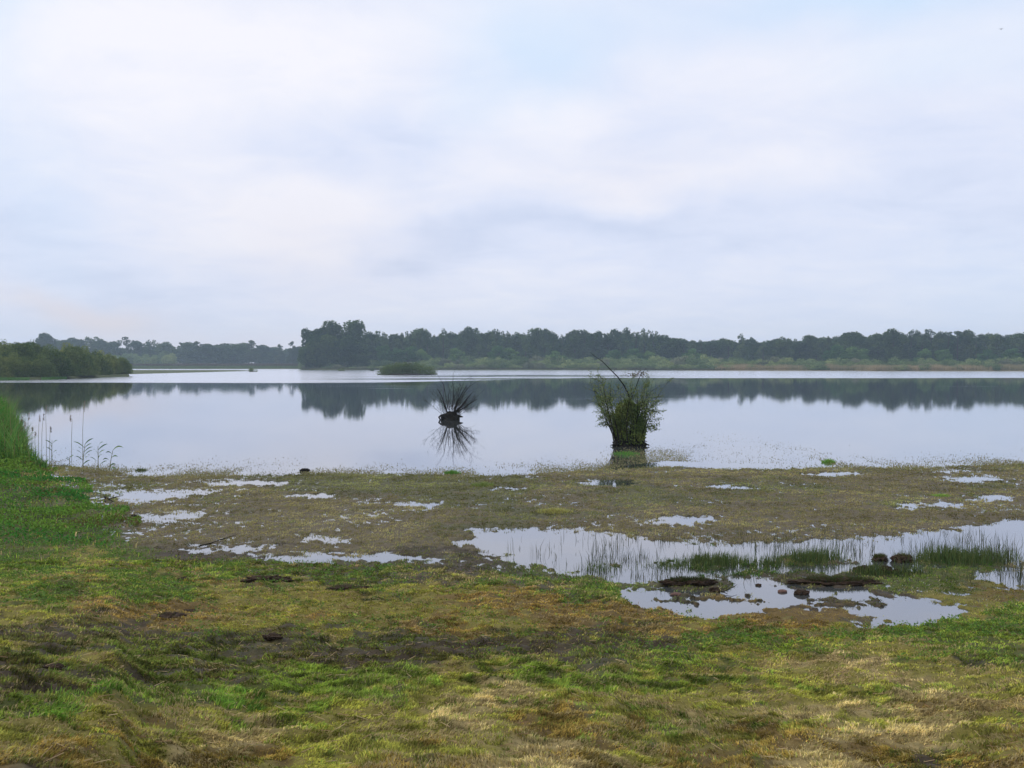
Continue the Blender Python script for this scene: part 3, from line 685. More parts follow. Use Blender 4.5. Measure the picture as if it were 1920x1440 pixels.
def make_tree(kind, seed):
    """an 18 m tree about 10 m wide; returns (trunk data, crown data)"""
    rd = random.Random(seed); lobes = []; limbs = []
    top = 18.0
    lean = rd.uniform(-.5, .5)
    tr = [(0, 0, -.5), (lean * .2, 0, 4), (lean * .7, .1, 9), (lean, .1, 14), (lean, 0, top - 1.5)]
    limbs.append((tr, [.32, .26, .2, .12, .04]))
    if kind == 'pine':
        n = rd.randint(9, 12)
        for i in range(n):
            h = 8.5 + 9.0 * i / (n - 1) + rd.uniform(-.4, .4); a = rd.uniform(0, 6.28)
            f = 1 - .62 * abs((i / (n - 1)) - .45); rr_ = rd.uniform(1.2, 3.6) * f
            if i == n - 1: rr_ = .3
            c = (lean * h / 18 + rr_ * math.cos(a), rr_ * math.sin(a), min(h, top - 1.0))
            lobes.append((c, (rd.uniform(1.5, 2.5) * f, rd.uniform(1.5, 2.5) * f, rd.uniform(.7, 1.1))))
            limbs.append(([(lean * h / 18, 0, c[2] - 1.2), c], [.1, .03]))
        for i in range(rd.randint(5, 8)):      # scrub oaks and low boughs at its foot
            a = rd.uniform(0, 6.28); c = (2.6 * math.cos(a), 2.6 * math.sin(a), rd.uniform(1.5, 9)); lobes.append((c, (2.4, 2.4, 2.0)))
    elif kind == 'birch':
        n = rd.randint(20, 25)
        for i in range(n):
            t_ = i / (n - 1); h = 2.0 + 15.0 * t_; a = rd.uniform(0, 6.28)
            wd = 4.2 * (math.sin(min(1, t_ * 1.05 + .22) * 2.7)) ** .8 + .2
            rr_ = rd.uniform(.25, .9) * wd
            c = (lean * h / 18 + rr_ * math.cos(a), rr_ * math.sin(a), h)
            r0 = rd.uniform(.85, 1.6) * (1.25 - .6 * t_); lobes.append((c, (r0, r0, r0 * 1.25)))
            limbs.append(([(lean * h / 18, 0, max(2, h - 2.2)), c], [.07, .02]))
    else:
        n = rd.randint(28, 34)
        for i in range(n):
            t_ = rd.random(); h = 2 + 14 * t_; a = rd.uniform(0, 6.28)
            wd = 4.6 * math.sin(.55 + 2.05 * t_)
            rr_ = math.sqrt(rd.uniform(.05, 1)) * wd
            c = (lean * h / 18 + rr_ * math.cos(a), rr_ * math.sin(a), h)
            r0 = rd.uniform(1.0, 2.6); lobes.append((c, (r0, r0, r0 * rd.uniform(.75, 1.1))))
            if i % 2: limbs.append(([(lean * h / 18, 0, max(3, h - 3.5)), c], [.12, .03]))
        lobes.append(((lean, 0, 16.2), (1.5, 1.5, 1.5)))
        for i in range(16):
            c0_, r_ = rd.choice(lobes[:n]); a = rd.uniform(0, 6.28); q_ = rd.uniform(.5, 1.0); r1 = rd.uniform(.35, .85)
            lobes.append(((c0_[0] + math.cos(a) * r_[0] * q_, c0_[1] + math.sin(a) * r_[0] * q_, min(17.4, c0_[2] + r_[2] * rd.uniform(.5, 1.2))), (r1, r1, r1)))
    P, I = crown_pts(lobes, 125)
    ca, cb = [np.array(q_) for q_ in PAL[kind if kind in PAL else 'oak']]
    lv = rng.uniform(0, 1, len(lobes))[I][:, None]; col = (ca * (1 - lv) + cb * lv) * rng.uniform(.7, 1.3, (len(P), 1))
    return limbs, leaves_arr(P, .42 if kind != 'birch' else .36, col)
def make_shrub(kind, seed, W_=8.0, Hh=5.0, per=150, leaf=.26, nl=(16, 22)):
    rd = random.Random(seed); lobes = []; limbs = []
    for i in range(rd.randint(*nl)):
        a = rd.uniform(0, 6.28); q_ = math.sqrt(rd.random()); x_, y_ = q_ * math.cos(a) * W_ * .40, q_ * math.sin(a) * W_ * .40
        h = Hh * (1 - .55 * q_ * q_) * rd.uniform(.45, .84)
        r0 = rd.uniform(.15, .25) * W_ * .72
        lobes.append(((x_, y_, h), (r0, r0, min(r0 * .9, Hh - h + .1))))
        lobes.append(((x_ * 1.1, y_ * 1.1, h * .35), (r0, r0, h * .42)))
        limbs.append(([(x_ * .15, y_ * .15, -.3), (x_ * .5, y_ * .5, h * .5), (x_, y_, h)], [.09, .06, .02]))
    P, I = crown_pts(lobes, per, .6)
    P[:, 2] = np.maximum(P[:, 2], rng.uniform(.05, .5, len(P)))
    ca, cb = [np.array(q_) for q_ in PAL[kind]]
    lv = rng.uniform(0, 1, len(lobes))[I][:, None]; col = (ca * (1 - lv) + cb * lv) * rng.uniform(.75, 1.25, (len(P), 1))
    # upright twigs feather the outline
    return limbs, leaves_arr(P, leaf, col, 1.6)
PROTO = {}
def proto(name, data, key):
    limbs, (co, q, c) = data
    tr = []; fq = []; o = 0
    for p_, r_ in limbs:
        a, b = tube(p_, r_, 5); tr.append(a); fq.append(b + o); o += len(a)
    mt_ = mesh_obj('trunk' if name != 'shrub' else 'stems', np.concatenate(tr), [np.concatenate(fq)], M_bark, smooth=True).data
    mc = mesh_obj('crown', co, [q], M_leaf, col=c).data
    PROTO[key] = (mt_, mc)
    for o_ in [x_ for x_ in C.objects if x_.data in (mt_, mc)]: bpy.data.objects.remove(o_)
for s_ in range(5): proto('tree', make_tree('oak', 10 + s_), ('oak', s_))
for s_ in range(5): proto('tree', make_tree('birch', 20 + s_), ('birch', s_))
for s_ in range(5): proto('tree', make_tree('pine', 30 + s_), ('pine', s_))
for s_ in range(3): proto('tree', make_tree('bright', 40 + s_), ('bright', s_))
for s_ in range(5): proto('shrub', make_shrub('willow', 50 + s_), ('willow', s_))
for s_ in range(2): proto('shrub', make_shrub('sage', 60 + s_), ('sage', s_))
for s_ in range(4): proto('shrub', make_shrub('sallow', 70 + s_, 9.0, 6.5, 420, .17, (26, 34)), ('sallow', s_))
def plant(name, key, loc, sx, sz, label, cat, group=None, rot=None, names=('trunk', 'crown')):
    mt_, mc = PROTO[key]
    t_ = empty(name, loc); t_.scale = (sx, sx, sz); t_.rotation_euler = (0, 0, random.uniform(0, 6.28) if rot is None else rot)
    tag(t_, label, cat, group)
    for nm, me in zip(names, (mt_, mc)):
        o = bpy.data.objects.new(nm, me); C.objects.link(o); o.parent = t_
    return t_
def gz(x_, y_): return float(base_height(np.array([x_]), np.array([y_]))[0])
def tree_px(u, vt, wpx, kind, Y, label, group=None, hbase=18.0, cat='tree', name='tree', wbase=9.5):
    x_, y_, zt = at_dist(u, vt, Y); z0 = max(gz(x_, y_), 0.0)
    H = zt - z0; sz = H / hbase; sx = wpx * Y / F / wbase
    s_ = random.choice([k_ for k_ in PROTO if k_[0] == kind])
    nm = ('stems', 'crown') if name.endswith('shrub') or 'willow' in name else ('trunk', 'crown')
    return plant(name, s_, (x_, y_, z0), sx, sz, label, cat, group, names=nm)

LW = 'dark tree in the low far wood beyond the heath, left of the tall clump'
RW = 'dark tree in the long far wood behind the willow scrub, right of the tall clump'
left = [(18, 648, 30), (40, 643, 28), (58, 640, 26), (107, 636, 28), (128, 638, 26), (145, 634, 26), (168, 631, 38), (187, 634, 24), (205, 641, 26), (222, 637, 26),
        (255, 639, 26), (280, 637, 30), (297, 643, 26), (312, 640, 26), (325, 648, 18), (350, 642, 30), (370, 640, 28), (388, 645, 26), (405, 646, 26),
        (420, 643, 34), (440, 646, 26), (455, 643, 24), (490, 647, 24), (509, 651, 22)]
for i, (u, v, w_) in enumerate(left):
    tree_px(u, v, w_ * 1.4, random.choice(['pine', 'oak']) if u > 330 else random.choice(['oak', 'oak', 'birch']), 760 + random.uniform(-25, 40), LW, 'trees of the low far wood')
tree_px(82, 625, 34, 'oak', 700, 'tallest rounded tree rising behind the willow thicket at the far left', None)
tree_px(238, 631, 26, 'pine', 740, 'spiky-topped tree standing above the far wood behind the end of the willow thicket')
tree_px(472, 638, 32, 'pine', 740, 'highest tree of the row behind the heath, with sky showing under its crown')
tree_px(524, 645, 20, 'pine', 740, 'narrow tree right beside the gap in the far row, second from the tall clump')
tree_px(548, 640, 22, 'pine', 700, 'slim tree standing alone in the gap just left of the tall clump')
tree_px(561, 650, 26, 'oak', 720, 'small low tree tucked against the left foot of the tall clump')
# second rank, lower, closes the wood
for u in np.arange(-30, 575, 13):
    if 329 < u < 340: continue
    tree_px(u + random.uniform(-4, 4), (653 if not 520 < u < 548 else 659) + random.uniform(-3, 4), 40, 'oak', 800 + random.uniform(0, 60), LW, 'trees of the low far wood')
# green thicket before the left wood
for u in (215, 232, 250, 268, 285, 300, 318):
    tree_px(u, 660 + random.uniform(-3, 3), 34, 'willow', 690 + random.uniform(-20, 20), 'low green thicket bush in front of the far wood, beyond the willow point', 'bushes before the far wood', 5.0, 'bush', 'shrub', 8)
# the tall clump
tree_px(581, 617, 34, 'oak', 492, 'leftmost and lowest tree of the tall clump by the water')
tree_px(600, 613, 34, 'oak', 486, 'tree left of the two highest crowns in the tall clump')
tree_px(624, 600, 44, 'oak', 488, 'high irregular crown, left of the two highest in the tall clump')
tree_px(662, 601, 46, 'oak', 484, 'broad rounded crown, right of the two highest in the tall clump')
tree_px(643, 618, 26, 'oak', 496, 'tree filling the notch between the two highest crowns of the tall clump')
for u, v, w_ in ((574, 650, 30), (590, 640, 34), (612, 640, 36), (640, 635, 38), (600, 660, 34), (668, 640, 38), (625, 660, 34), (655, 630, 30), (615, 628, 34), (590, 628, 34), (682, 655, 30)):
    tree_px(u, v, w_, 'oak', 472, 'low leafy tree at the foot of the tall clump', 'low trees under the tall clump')
tree_px(735, 628, 18, 'pine', 500, 'small thin tree with sky gaps, right of the first crowns after the tall clump')
tree_px(753, 624, 22, 'pine', 500, 'sparse tree with sky showing through, at the notch right of the tall clump')
right = [(691, 620, 30), (706, 620, 34), (722, 622, 26), (770, 617, 30), (785, 615, 28), (800, 618, 28), (813, 625, 24), (830, 618, 28), (845, 622, 26),
         (862, 621, 24), (880, 614, 30), (896, 618, 26), (910, 620, 26), (932, 617, 30), (951, 618, 28), (970, 619, 26), (986, 620, 26), (1003, 614, 28), (1021, 615, 24),
         (1037, 620, 26), (1055, 625, 24), (1077, 618, 30), (1096, 618, 28), (1115, 620, 26), (1140, 620, 28), (1158, 618, 26), (1176, 613, 28), (1193, 617, 26), (1210, 615, 26), (1224, 618, 26),
         (1243, 627, 28), (1262, 631, 28), (1281, 632, 28), (1298, 637, 26), (1314, 637, 26), (1331, 638, 28), (1348, 635, 30), (1366, 634, 28), (1391, 626, 28), (1411, 630, 28),
         (1430, 641, 26), (1450, 634, 28), (1467, 630, 28), (1483, 634, 26), (1500, 637, 26), (1516, 630, 28), (1531, 633, 24),
         (1570, 636, 24), (1584, 626, 28), (1601, 620, 30), (1614, 628, 22), (1629, 636, 26), (1646, 626, 30), (1661, 624, 24), (1691, 621, 26), (1708, 618, 28),
         (1729, 614, 36), (1746, 616, 32), (1763, 619, 30), (1779, 621, 28), (1796, 616, 34), (1812, 621, 28), (1830, 630, 26), (1848, 627, 26), (1868, 621, 32), (1886, 628, 28), (1902, 625, 28), (1920, 622, 32), (1940, 622, 32), (1962, 620, 32), (1985, 622, 32)]
for i, (u, v, w_) in enumerate(right):
    Y = float(np.interp(u, [690, 1200, 1350, 1920], [520, 500, 520, 450])) + random.uniform(-12, 22)
    k_ = random.choice(['oak', 'birch'])
    tree_px(u, v + random.uniform(-1, 4), w_ * random.uniform(1.15, 1.55), k_, Y, RW, 'trees of the long far wood')
tree_px(1553, 630, 18, 'pine', 470, 'slim pointed tree beside the narrow sky notch in the right half of the far wood')
tree_px(1676, 615, 30, 'oak', 455, 'tall open-crowned tree with a sky hole under it, right part of the far wood')
for u in np.arange(690, 1990, 14):
    if 1558 < u < 1566: continue
    Y = float(np.interp(u, [690, 1200, 1350, 1920], [545, 535, 550, 480])) + random.uniform(0, 25)
    v = 629 + random.uniform(-5, 6) + (9 if 1240 < u < 1560 else 0)
    tree_px(u + random.uniform(-4, 4), v, 40, 'oak', Y, RW, 'trees of the long far wood')
for u, v in ((720, 646), (742, 650), (765, 652), (790, 655), (935, 650), (960, 652), (1040, 655), (1150, 655), (1215, 655), (1300, 655), (1560, 655), (1575, 650), (1592, 652), (1612, 654), (1735, 655), (1770, 655), (1850, 655), (1900, 653), (1190, 652), (860, 655)):
    Y = float(np.interp(u, [690, 1200, 1350, 1920], [490, 480, 480, 430]))
    tree_px(u, v + random.uniform(-2, 3), 32, 'bright', Y, 'lighter green low tree at the front of the long far wood', 'lighter trees before the long wood')

# willow scrub belt on the far shore
WS = 'rounded grey-green willow bush in the scrub belt on the far shore'
GS = 'bushes of the far willow scrub belt'
for row, (v0, dY, wv, st) in enumerate(((664, 34, 42, 25), (671, 20, 40, 23), (680, 8, 34, 21))):
    for u in np.arange(575 + row * 8, 1990, st):
        u += random.uniform(-6, 6)
        sh = float(np.interp(u, FAR[:, 0], FAR[:, 1]))
        v = v0 + random.uniform(-3, 3) + float(np.interp(u, [570, 700, 900, 1400, 1500, 1600, 1800, 1920], [4, 6, 0, 2, 6, 6, 6, 2]))
        if row == 2 and u > 1350: continue
        if row == 1 and u > 1560 and random.random() < .35: continue
        if row == 0 and u < 690: v += 4
        tree_px(u, v, wv * random.uniform(.8, 1.2), random.choice(['willow'] * 4 + ['sage']), sh + dY + random.uniform(-2, 3), WS, GS, 5.0, 'bush', 'willow_shrub', 8)
for u, v, w_, lab in ((1363, 682, 26, 'dark rounded bush at the left end of the straw-coloured reed strip'), (1408, 683, 24, 'small bush low at the water in the straw-coloured reed strip'),
                      (1530, 677, 48, 'broad pale bush breaking the straw-coloured reed strip'), (1688, 682, 34, 'dark low bush at the water edge, left of the pair beside the reed strip'),
                      (1735, 681, 36, 'lighter low bush at the water edge, right of the pair beside the reed strip'), (1795, 684, 28, 'small dark bush at the water edge near the right end of the far shore'),
                      (1775, 673, 32, 'dark oval bush standing behind the reeds right of the waterside pair'), (1860, 679, 40, 'wide flat bush at the right end of the far shore'), (1450, 676, 30, 'grey-green bush behind the middle of the reed strip')):
    sh = float(np.interp(u, FAR[:, 0], FAR[:, 1])); tree_px(u, v, w_, 'willow', sh + (4 if v > 676 else 12), lab, None, 5.0, 'bush', 'willow_shrub', 8)

# straw-coloured reed strip and heath
def strip(name, u0, u1, d0, d1, n, h, ca, cb, label, cat, wd=.12):
    u = rng.uniform(u0, u1, n); sh = np.interp(u, FAR[:, 0], FAR[:, 1]); Y = sh + rng.uniform(d0, d1, n); X = (u - 960) / F * Y
    Z = base_height(X, Y); k = Z > -.15; X, Y, Z = X[k], Y[k], Z[k]; n = len(X)
    f = (fbm(X * .15, Y * .3, 171, 3)[:, None] * 1.6 - .3 + rng.uniform(-.3, .3, (n, 1))).clip(0, 1); col = np.array(ca) * f + np.array(cb) * (1 - f)
    H = h * rng.uniform(.6, 1.3, n) * (.5 + fbm(X * .2, Y * .2, 173, 3))
    co, q, tt, c = blade_arrays(np.stack([X, Y, Z - .05], -1), H, rng.uniform(.6, 1.4, n) * wd, np.abs(rng.normal(.3, .2, n)), rng.uniform(0, 6.28, n), col)
    tag(mesh_obj(name, co, [q, tt], M_grass, col=c), label, cat, kind='stuff')
strip('reed_bed', 1340, 2000, 1, 26, 60000, 1.9, (.34, .28, .15), (.16, .17, .08), 'pale straw-coloured reed bed along the right far shore', 'reeds')
strip('shore_rushes', 560, 1360, .5, 5, 12000, .9, (.13, .14, .07), (.05, .055, .03), 'dark rushes fringing the far shore below the willow scrub', 'rushes')
strip('meadow_grass', 200, 572, 0, 46, 40000, .5, (.12, .17, .05), (.08, .11, .035), 'green meadow strip on the left far shore', 'grass', .2)
strip('heather', 200, 575, 46, 150, 50000, 1.0, (.11, .055, .045), (.10, .085, .04), 'red-brown heather strip behind the green meadow on the left far shore', 'heather', .3)

# willow thicket on the left point
GP = 'bushes of the willow thicket on the left point'
pts = [(-60, 640, 190, 90), (-20, 645, 178, 80), (8, 641, 184, 90), (38, 646, 178, 72), (62, 642, 196, 70), (92, 650, 182, 72), (30, 664, 173, 60), (118, 647, 200, 74), (140, 652, 192, 66), (75, 668, 176, 56), (165, 652, 206, 64), (120, 672, 184, 56),
       (187, 660, 210, 52), (160, 675, 196, 52), (-5, 668, 171, 60), (205, 664, 216, 44), (192, 680, 208, 40), (-70, 660, 172, 80)]
lab = {9: 'dark green bush at the front foot of the left thicket above bright grass', 12: 'willow bush third from the water end of the left thicket', 2: 'high dark willow bush at the left picture edge of the near thicket',
       7: 'tallest broad willow bush in the middle of the left thicket'}
for i, (u, v, Y, w_) in enumerate(pts):
    tree_px(u, v, w_, 'sallow', Y, lab.get(i, 'olive green willow bush in the near thicket on the left point'), None if i in lab else GP, 5.8, 'bush', 'willow_shrub', 9)
tree_px(226, 666, 40, 'sallow', 221, 'last willow bush, overhanging the water at the tip of the left point', None, 6.5, 'bush', 'willow_shrub', 9)
# bright grass at its foot
def foot():
    n = 9000; u = rng.uniform(-60, 125, n); yf = np.interp(u, [-900, 0, 80, 130, 245], [150, 168, 172, 185, 214]); Y = yf - 5 + rng.uniform(0, 6, n); X = (u - 960) / F * Y
    k = ~((u > 55) & (u < 78)); X, Y = X[k], Y[k]; n = len(X)
    f = rng.uniform(0, 1, (n, 1)); col = np.array((.07, .19, .04)) * f + np.array((.12, .22, .05)) * (1 - f)
    co, q, tt, c = blade_arrays(np.stack([X, Y, np.full(n, -.05)], -1), rng.uniform(.25, .6, n), np.full(n, .07), np.abs(rng.normal(.3, .2, n)), rng.uniform(0, 6.28, n), col)
    tag(mesh_obj('waterside_grass', co, [q, tt], M_grass, col=c), 'bright green grass strip at the foot of the left willow thicket', 'grass', kind='stuff')
foot()

# islet and tufts out in the lake
def bush_mass(name, u0, u1, vt, vb, label, cat='bush', kind='sallow', leaf=.13, per=900, depth=.6):
    """a low bush growing from the water between two picture columns"""
    xa, Y = ground_at(u0, vb, 0); xb, _ = ground_at(u1, vb, 0); xc = (xa + xb) / 2; W_ = xb - xa
    _, _, zt = at_dist((u0 + u1) / 2, vt, Y + W_ * depth * .5)
    yc = Y + W_ * depth * .5
    t_ = empty(name, (xc, yc, 0)); tag(t_, label, cat)
    rd = random.Random(int(u0)); lobes = []; lm = []
    nl = 26 if W_ > 5 else 6
    for i in range(nl):
        q_ = rd.uniform(-1, 1); y_ = rd.uniform(-1, 1) * math.sqrt(1 - q_ * q_)
        h = zt * (1 - abs(q_) ** 2.4 * .75) * rd.uniform(.35, .72); r0 = W_ * rd.uniform(.07, .12) if W_ > 5 else W_ * rd.uniform(.18, .3)
        lobes.append(((q_ * W_ * .44, y_ * W_ * depth * .42, h), (r0, r0, max(.12, min(r0 * .9, (zt - h) * (1 if W_ > 5 else .9))))))
        lm.append(([(q_ * W_ * .3, y_ * W_ * depth * .3, -.3), (q_ * W_ * .44, y_ * W_ * depth * .42, h)], [.05, .02]))
    P, I = crown_pts(lobes, per, .4); P[:, 2] = np.maximum(P[:, 2] * np.where(rng.uniform(0, 1, len(P)) < .35, rng.uniform(.1, 1, len(P)), 1), rng.uniform(.02, .3, len(P)))
    ca, cb = [np.array(q_) for q_ in PAL[kind]]
    lv = rng.uniform(0, 1, len(lobes))[I][:, None]; col = (ca * (1 - lv) + cb * lv) * rng.uniform(.7, 1.3, (len(P), 1))
    co, q, c = leaves_arr(P, leaf, col)
    mesh_obj('foliage', co, [q], M_leaf, t_, col=c)
    tubes_obj('stems', lm, M_wetbark, t_, 5)
    # peaty root mat just above the water
    mound('root_mat', (0, 0, 0), (W_ * .47, W_ * depth * .46, (.34 if W_ > 5 else .10)), M_peat, t_, seed=int(u0))
def ico(n=3):
    import bmesh
    bm = bmesh.new(); bmesh.ops.create_icosphere(bm, subdivisions=n, radius=1)
    v = np.array([x_.co[:] for x_ in bm.verts]); f = np.array([[a.index for a in x_.verts] for x_ in bm.faces]); bm.free(); return v, f
ICO4 = ico(4); ICO5 = ico(5)
def mound(name, loc, size, mat, parent=None, seed=0, amp=.35, rot=0.0, hi=False, fr=1.6):
    v, f = (ICO5 if hi else ICO4); v = v.copy(); ax_ = min(size[0] / size[2], 5.0) ** .8 if size[0] > size[2] else 1.0
    v0 = v; v = v * np.array((ax_, ax_ * .6 if ax_ > 1.5 else 1, 1))
    n_ = fbm(v[:, 0] * fr + 5 + seed, v[:, 1] * fr + v[:, 2] * fr * 1.2 + 9, seed, 4) - .5
    n2_ = fbm(v[:, 0] * 5 + v[:, 2] * 4 + seed, v[:, 1] * 5 - v[:, 2] * 3, seed + 3, 3) - .5
    v = v0 * (1 + amp * 2 * n_ + amp * .8 * n2_)[:, None] * np.array(size)
    c_, s_ = math.cos(rot), math.sin(rot); v = np.stack([v[:, 0] * c_ - v[:, 1] * s_, v[:, 0] * s_ + v[:, 1] * c_, v[:, 2]], -1)
    o = mesh_obj(name, v, [f], mat, parent, smooth=True); o.location = loc; return o
bush_mass('islet_bush', 708, 814, 679, 703, 'low wide willow islet standing in the middle of the lake')
bush_mass('water_tuft', 465, 481, 690, 697, 'small dark tuft of bush in the water far out on the left', leaf=.11, per=700)
bush_mass('water_tuft', 634, 645, 690, 696, 'tiny tuft in the water left of the islet, farther from it', leaf=.11, per=700)
bush_mass('water_tuft', 694, 701, 690, 696, 'tiny tuft in the water right next to the left end of the islet', leaf=.11, per=700)

# ------------------------------------------------------------------ the two bushes standing in the shallows
def twig(p0, d, L_, r, n=7, bend=.25, rd=random, upw=.0):
    pts_ = [Vector(p0)]; d = Vector(d).normalized()
    for i in range(n - 1):
        d = (d + Vector((rd.gauss(0, bend), rd.gauss(0, bend), rd.gauss(0, bend) + upw)) * .35).normalized()
        pts_.append(pts_[-1] + d * L_ / (n - 1))
    return pts_, [r * (1 - .85 * i / (n - 1)) for i in range(n)]
def right_bush():
    bx, by = ground_at(1180, 836, 0); root = empty('willow_bush', (bx, by, 0))
    tag(root, 'leafy green willow bush standing in the shallows, with one long dead branch leaning left', 'bush')
    s = by / F; rd = random.Random(5)
    mound('root_clump', (0, .1, .02), (.52, .42, .26), M_wetbark, root, 3, .3, hi=True)
    lv = []; lc = []
    def leaf_along(pts_, n, sp_, size_=None, g=0.5):
        for _ in range(n):
            a = rd.random() ** .7; i = min(int(a * (len(pts_) - 1)), len(pts_) - 2); f = a * (len(pts_) - 1) - i
            p = pts_[i].lerp(pts_[i + 1], f); lv.append((p.x + rd.gauss(0, sp_), p.y + rd.gauss(0, sp_), p.z + rd.gauss(0, sp_)))
            g_ = rd.random(); lc.append([a_ * (1 - g_) + b_ * g_ for a_, b_ in zip((.050, .085, .025), (.11, .12, .045))])
    for i in range(64):
        a = rd.uniform(-1, 1); y_ = rd.uniform(-.35, .35); p0 = (a * .46, y_, rd.uniform(-.02, .12))
        dx_ = a * .40 + rd.gauss(0, .11); d = (dx_, y_ * .8 + rd.gauss(0, .15), 1.25)
        ln = rd.uniform(1.2, 2.25) * (1.0 if abs(a) > .4 else .95)
        pts_, rr_ = twig(p0, d, ln, rd.uniform(.010, .020), 8, .22, rd, .05)
        tubes = [(pts_, rr_)]
        for k_ in range(6):
            j = rd.randint(3, 7); q_ = pts_[j]
            tp, trr = twig(q_, (dx_ + rd.gauss(0, .6), rd.gauss(0, .5), .7), rd.uniform(.2, .5), .005, 5, .3, rd)
            tubes.append((tp, trr)); leaf_along(tp, 13, .035)
        leaf_along(pts_[3:], 22, .045)
        tubes_obj('stem', tubes, M_wetbark, root, 5)
    # drooping side sprays
    for sgn in (-1, 1):
        for k_ in range(22):
            zz_ = rd.uniform(.45, 1.6); p0 = (sgn * (.40 + .22 * zz_ + rd.uniform(-.06, .06)), rd.uniform(-.25, .25), zz_)
            pts_, rr_ = twig(p0, (sgn * 1.0, rd.gauss(0, .4), rd.uniform(-.1, .5)), rd.uniform(.3, .5), .007, 6, .35, rd)
            leaf_along(pts_, 34, .03); tubes_obj('side_spray', [(pts_, rr_)], M_wetbark, root, 5)
    C0 = np.array(lv); co, q, c = leaves_arr(C0, .025, 2.1 * np.array(lc) * rng.uniform(.6, 1.3, (len(C0), 1)))
    mesh_obj('upper_leaves', co, [q], M_grass, root, col=c)
    # dense leafy core
    n = 20000; a = rng.uniform(-1, 1, n); z_ = rng.uniform(0, 1, n) ** .9
    top = 1.35 - .35 * np.abs(a) ** 2 + .2 * (vn(a * 6, a * 0, 3) - .5)
    w_ = .46 + .10 * z_
    P = np.stack([a * w_ + rng.normal(0, .03, n), rng.uniform(-.4, .4, n) * np.sqrt(1 - a * a * .8), .06 + z_ * top], -1)
    cl = fbm(P[:, 0] * 5, P[:, 2] * 5 + P[:, 1] * 4, 7, 3) + .10 - .22 * np.abs(a) ** 3 - .16 * sstep(.6, 1.0, z_)
    k = rng.uniform(0, 1, n) < np.clip((cl - .38) * 6, .03, 1) * np.where(P[:, 2] < .3, .7, 1); P = P[k]; cl = cl[k]; g_ = vn(P[:, 0] * 4 + 3, P[:, 2] * 4, 11)[:, None]
    col = (np.array((.060, .125, .030)) * (1 - g_) + np.array((.19, .23, .06)) * g_) * rng.uniform(.55, 1.4, (len(P), 1))
    co, q, c = leaves_arr(P, .032, col); mesh_obj('leafy_core', co, [q], M_grass, root, col=c)
    # long dead branch: curves up and out to the left
    pl = [(1186, 775), (1183, 755), (1178, 737), (1170, 722), (1158, 706), (1144, 692), (1130, 678), (1116, 668), (1106, 660)]
    P_ = [Vector(((u - 1180) * s, .1, (836 - v) * s)) for u, v in pl]; P_.insert(0, Vector((.08, .1, .5)))
    tubes_obj('dead_branch', [(P_, [.028, .026, .025, .024, .021, .018, .014, .010, .007, .003])], M_wetbark, root, 8)
    tw = []
    for u, v, ex, ez in ((1130, 678, .02, .14), (1116, 668, -.10, .03), (1128, 676, -.04, .12), (1150, 698, .10, .14)):
        tw.append(([Vector(((u - 1180) * s, .1, (836 - v) * s)), Vector(((u - 1180) * s + ex, .12, (836 - v) * s + ez))], [.007, .003]))
    tubes_obj('dead_twig', tw, M_wetbark, root, 5)
    # leafy branch to the upper right
    pl = [(1182, 752), (1187, 738), (1193, 722), (1198, 708), (1203, 698), (1212, 692)]
    P_ = [Vector(((u - 1180) * s, -.05, (836 - v) * s)) for u, v in pl]; tubes_obj('tall_branch', [(P_, [.016, .014, .012, .010, .008, .004])], M_wetbark, root, 6)
    n = 150; P = np.stack([.36 + rng.normal(0, .14, n), rng.normal(0, .08, n), 2.30 + rng.normal(0, .07, n)], -1)
    P[:60, 0] = rng.normal(.12, .12, 60); P[:60, 2] = 2.26 + rng.normal(0, .03, 60)
    co, q, c = leaves_arr(P, .026, np.tile((.09, .075, .04), (n, 1)) * rng.uniform(.6, 1.5, (n, 1))); mesh_obj('withered_leaves', co, [q], M_grass, root, col=c)
    tubes_obj('root', [([Vector((.3, -.1, .05)), Vector((.45, -.15, .08)), Vector((.62, -.18, .035))], [.05, .035, .012])], M_wetbark, root, 6)
    tubes_obj('root', [([Vector((.3, .0, .10)), Vector((.46, -.1, .17)), Vector((.55, -.1, .15))], [.04, .025, .008])], M_wetbark, root, 6)
    tubes_obj('root', [([Vector((-.4, -.1, .04)), Vector((-.53, -.12, .05)), Vector((-.63, -.12, .02))], [.03, .02, .008])], M_wetbark, root, 6)
right_bush()
